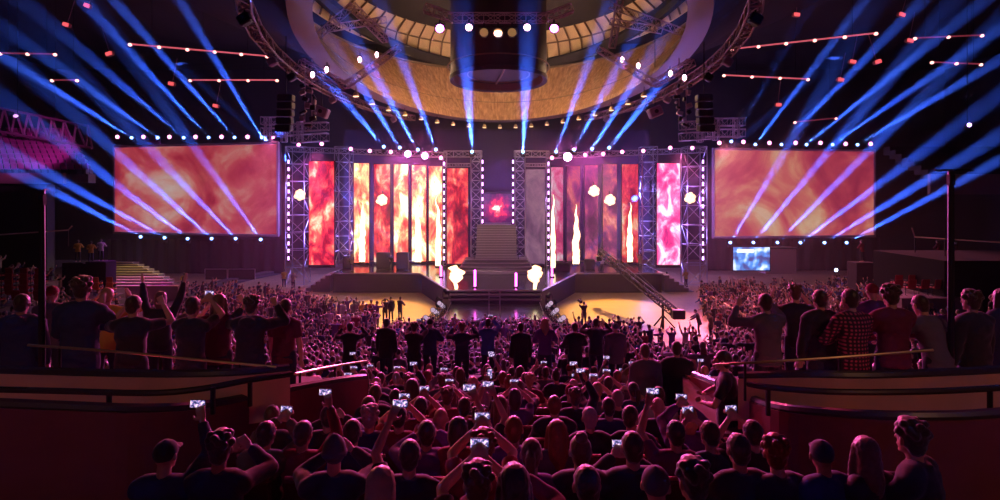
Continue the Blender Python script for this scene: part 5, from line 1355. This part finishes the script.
# ============================================================ light
def spot(p, to, power, col, size, blend=.6, soft=.4, name='wash_light'):
    L = bpy.data.lights.new(name, 'SPOT'); L.energy = power; L.color = col; L.spot_size = math.radians(size); L.spot_blend = blend; L.shadow_soft_size = soft
    o = bpy.data.objects.new(name, L); COL.objects.link(o); p, to = Vector(p), Vector(to); o.location = p
    o.rotation_euler = (p-to).to_track_quat('Z','Y').to_euler(); return o
def point(p, power, col, soft=.3):
    L = bpy.data.lights.new('lamp_light','POINT'); L.energy = power; L.color = col; L.shadow_soft_size = soft
    o = bpy.data.objects.new('lamp_light', L); COL.objects.link(o); o.location = p; return o
K = 1.0
# warm lamps inside the well
for a in range(-4,5):
    q = a*.3; point((OC[0]+7.5*math.sin(q), OC[1]+17*math.cos(q), 19.0), 300*K, (1,.58,.32), .4)
# magenta wash on the crowd from the stage truss
for px, tx, ty, col, w in ((322,-14,34,(1,.12,.55),1.0),(408,-6,24,(.95,.12,.75),1.0),(425,-2,14,(1,.1,.45),1.0),(567,3,14,(1,.10,.5),1.0),(585,8,24,(.95,.12,.7),1.0),(670,17,34,(1,.15,.4),1.1)):
    p = P(px,150,55.5); spot((p.x,p.y-.6,p.z), (tx,ty,1), 27000*w, col, 40)
# red and pink lamps on the rig shining back at the near rows
for px, py, d, tx, ty, tz, col, w in ((327,70,30,-3,6,6,(1,.05,.12),1),(377,55,33,-1,9,5,(1,.06,.25),1.0),(622,60,33,1.5,9,5,(1,.06,.22),1.0),(670,74,30,3.5,6,6,(1,.05,.12),.8),(469,28,30.5,0,5,6,(1,.06,.15),.8),(440,29,30.8,-7,18,2,(.8,.1,.6),.5),(554,29,30.8,6,18,2,(.8,.1,.6),.5)):
    p = P(px,py,d); spot(p+Vector((0,-.5,-.3)), (tx,ty,tz), 6500*w, col, 38, .8)
# side pink wash over the crane side crowd, orange from the aisle
spot(P(719,143,62), (22,34,1), 27000, (1,.20,.32), 46)
spot(P(273,137,60), (-20,40,1), 18000, (1,.15,.45), 46)
# amber light on the arena floor
spot(P(600,152,56)+Vector((0,-.8,0)), (9.5,43,0), 30000, (1,.50,.12), 34, .5)
spot(P(391,152,56)+Vector((0,-.8,0)), (-9.5,43,0), 27000, (1,.50,.12), 32, .5)
spot((-28,46,15), (-31,46.5,0), 9000, (.75,.05,1), 30, .4)
spot((22,40,16), (14.5,37,0), 6000, (1,.25,.35), 32, .5)
spot((-30,58,12), (-33,50,2), 4500, (1,.7,.3), 46, .6)
spot((-34,40,15), (-42,50,12), 1800, (.8,.12,.8), 50, .6)
spot((-5,-1.5,14), (-4.5,6.3,6.9), 230, (1,.48,.30), 32, .8)  # unseen spot added behind the camera for the panelled parapet
spot((6,-1.5,14), (5.2,6.3,6.7), 330, (1,.43,.26), 34, .8)  # second unseen spot, added for the parapet on the crane side
spot((-2,20,15), (-2.4,6.8,6.6), 500, (1,.05,.3), 24, .8)

spot((-14,22,13), (-4.6,7,7.4), 1500, (1,.35,.12), 26, .7)
for px, py, col, w in ((298,200,(.35,.2,1),1.0),(344,190,(.25,.25,1),1.2),(344,240,(.3,.2,1),.8),(476,200,(.6,.3,1),.5),(520,200,(.6,.3,1),.5),(648,190,(.3,.25,1),1.2),(648,235,(.3,.2,1),.8),(694,200,(.45,.2,1),1.2)):
    point(P(px,py,58.6), 900*w, col, .3)

for sx, lab in ((-1,'crimson side'),(1,'crane side')):
    b = MB(); pts = [Vector((sx*12.6*math.sin(q), 37+25*math.cos(q), 16.6)) for q in [.75+i*.16 for i in range(13)]]
    for i in range(12): truss_geo(b, pts[i], pts[i+1], .5, .8, .05, .03)
    o = b.build('curved_truss', mat('curved_truss_metal',(.35,.22,.22),.5,.4)); tag(o, 'long curved truss following the rim of the ceiling well, '+lab, 'truss', 'curved trusses of the ceiling well')
    for j, i in enumerate((1,3,4,6,7,9)):
        p = pts[i]; c = MB(); c.cbox((0,0,-.55), (.5,.35,.45), .06, Matrix.Rotation(.5*sx,3,'Y')); c.tube([(0,0,-.35),(0,0,-.1)], .04, 6)
        c = c.build('rig_box', M_black if j % 2 else mat('projector_mauve',(.35,.25,.32),.5), loc=p); tag(c, ORD[j]+' box shaped spotlight hung along the curved truss, counted from the stage, '+lab, 'spotlight', 'spotlights along the curved trusses')

spot(P(498,152,55), (0,29,1), 15000, (.35,.12,1), 24)
spot(P(498,30,30), (SX,48,1.8), 20000, (1,.6,.6), 15, .6)
# ============================================================ haze
hz = MB().box((0,41,13.2), (118,64,26)).build('haze', None) if False else None
hm = bpy.data.materials.new('haze'); hm.use_nodes = True; nt = hm.node_tree
for nd in list(nt.nodes):
    if nd.type == 'BSDF_PRINCIPLED': nt.nodes.remove(nd)
vs = nt.nodes.new('ShaderNodeVolumeScatter'); vs.inputs['Color'].default_value = (1,1,1,1)
vs.inputs['Density'].default_value = HAZE; vs.inputs['Anisotropy'].default_value = .35
tc = nt.nodes.new('ShaderNodeTexCoord'); sp = nt.nodes.new('ShaderNodeSeparateXYZ'); mr = nt.nodes.new('ShaderNodeMapRange'); mr.interpolation_type = 'SMOOTHSTEP'
mr.inputs['From Min'].default_value = 16; mr.inputs['From Max'].default_value = 56; mr.inputs['To Min'].default_value = 0; mr.inputs['To Max'].default_value = HAZE
nt.links.new(tc.outputs['Object'], sp.inputs[0]); nt.links.new(sp.outputs['Y'], mr.inputs['Value']); nt.links.new(mr.outputs['Result'], vs.inputs['Density'])
nt.links.new(vs.outputs[0], nt.nodes['Material Output'].inputs['Volume'])
hz = MB().box((0,43,13.6), (120,60,26)).build('haze', hm); tag(hz, 'thin haze hanging over the floor, catching the blue beams', 'haze', kind='stuff')

# ============================================================ camera, world
cam = bpy.data.cameras.new('camera'); co = bpy.data.objects.new('camera', cam); COL.objects.link(co)
co.location = (0,0,CZ); co.rotation_euler = (PI/2,0,0); cam.sensor_width = 36; cam.lens = F*36/1000; cam.shift_y = -(250-HY)/1000
cam.clip_end = 300
sc.camera = co
w = bpy.data.worlds.new('world'); sc.world = w; w.use_nodes = True
w.node_tree.nodes['Background'].inputs['Color'].default_value = (.02,.008,.02,1); w.node_tree.nodes['Background'].inputs['Strength'].default_value = WORLD
sc.view_settings.view_transform = 'Standard'; sc.view_settings.look = 'None'; sc.view_settings.gamma = 1
sc.view_settings.exposure = 0.12; sc.view_settings.use_curve_mapping = False
sc.cycles.use_denoising = True
sc.cycles.volume_bounces = 0; sc.cycles.max_bounces = 4; sc.cycles.diffuse_bounces = 1; sc.cycles.glossy_bounces = 2
sc.cycles.transparent_max_bounces = 4
sc.cycles.sample_clamp_indirect = 3.0
sc.cycles.use_adaptive_sampling = False

for m in bpy.data.materials:      # small lamps are seen but need no direct sampling
    if not (m.name.startswith('led_video') or m.name.startswith('screen_video') or m.name == 'flame'): m.cycles.emission_sampling = 'NONE'
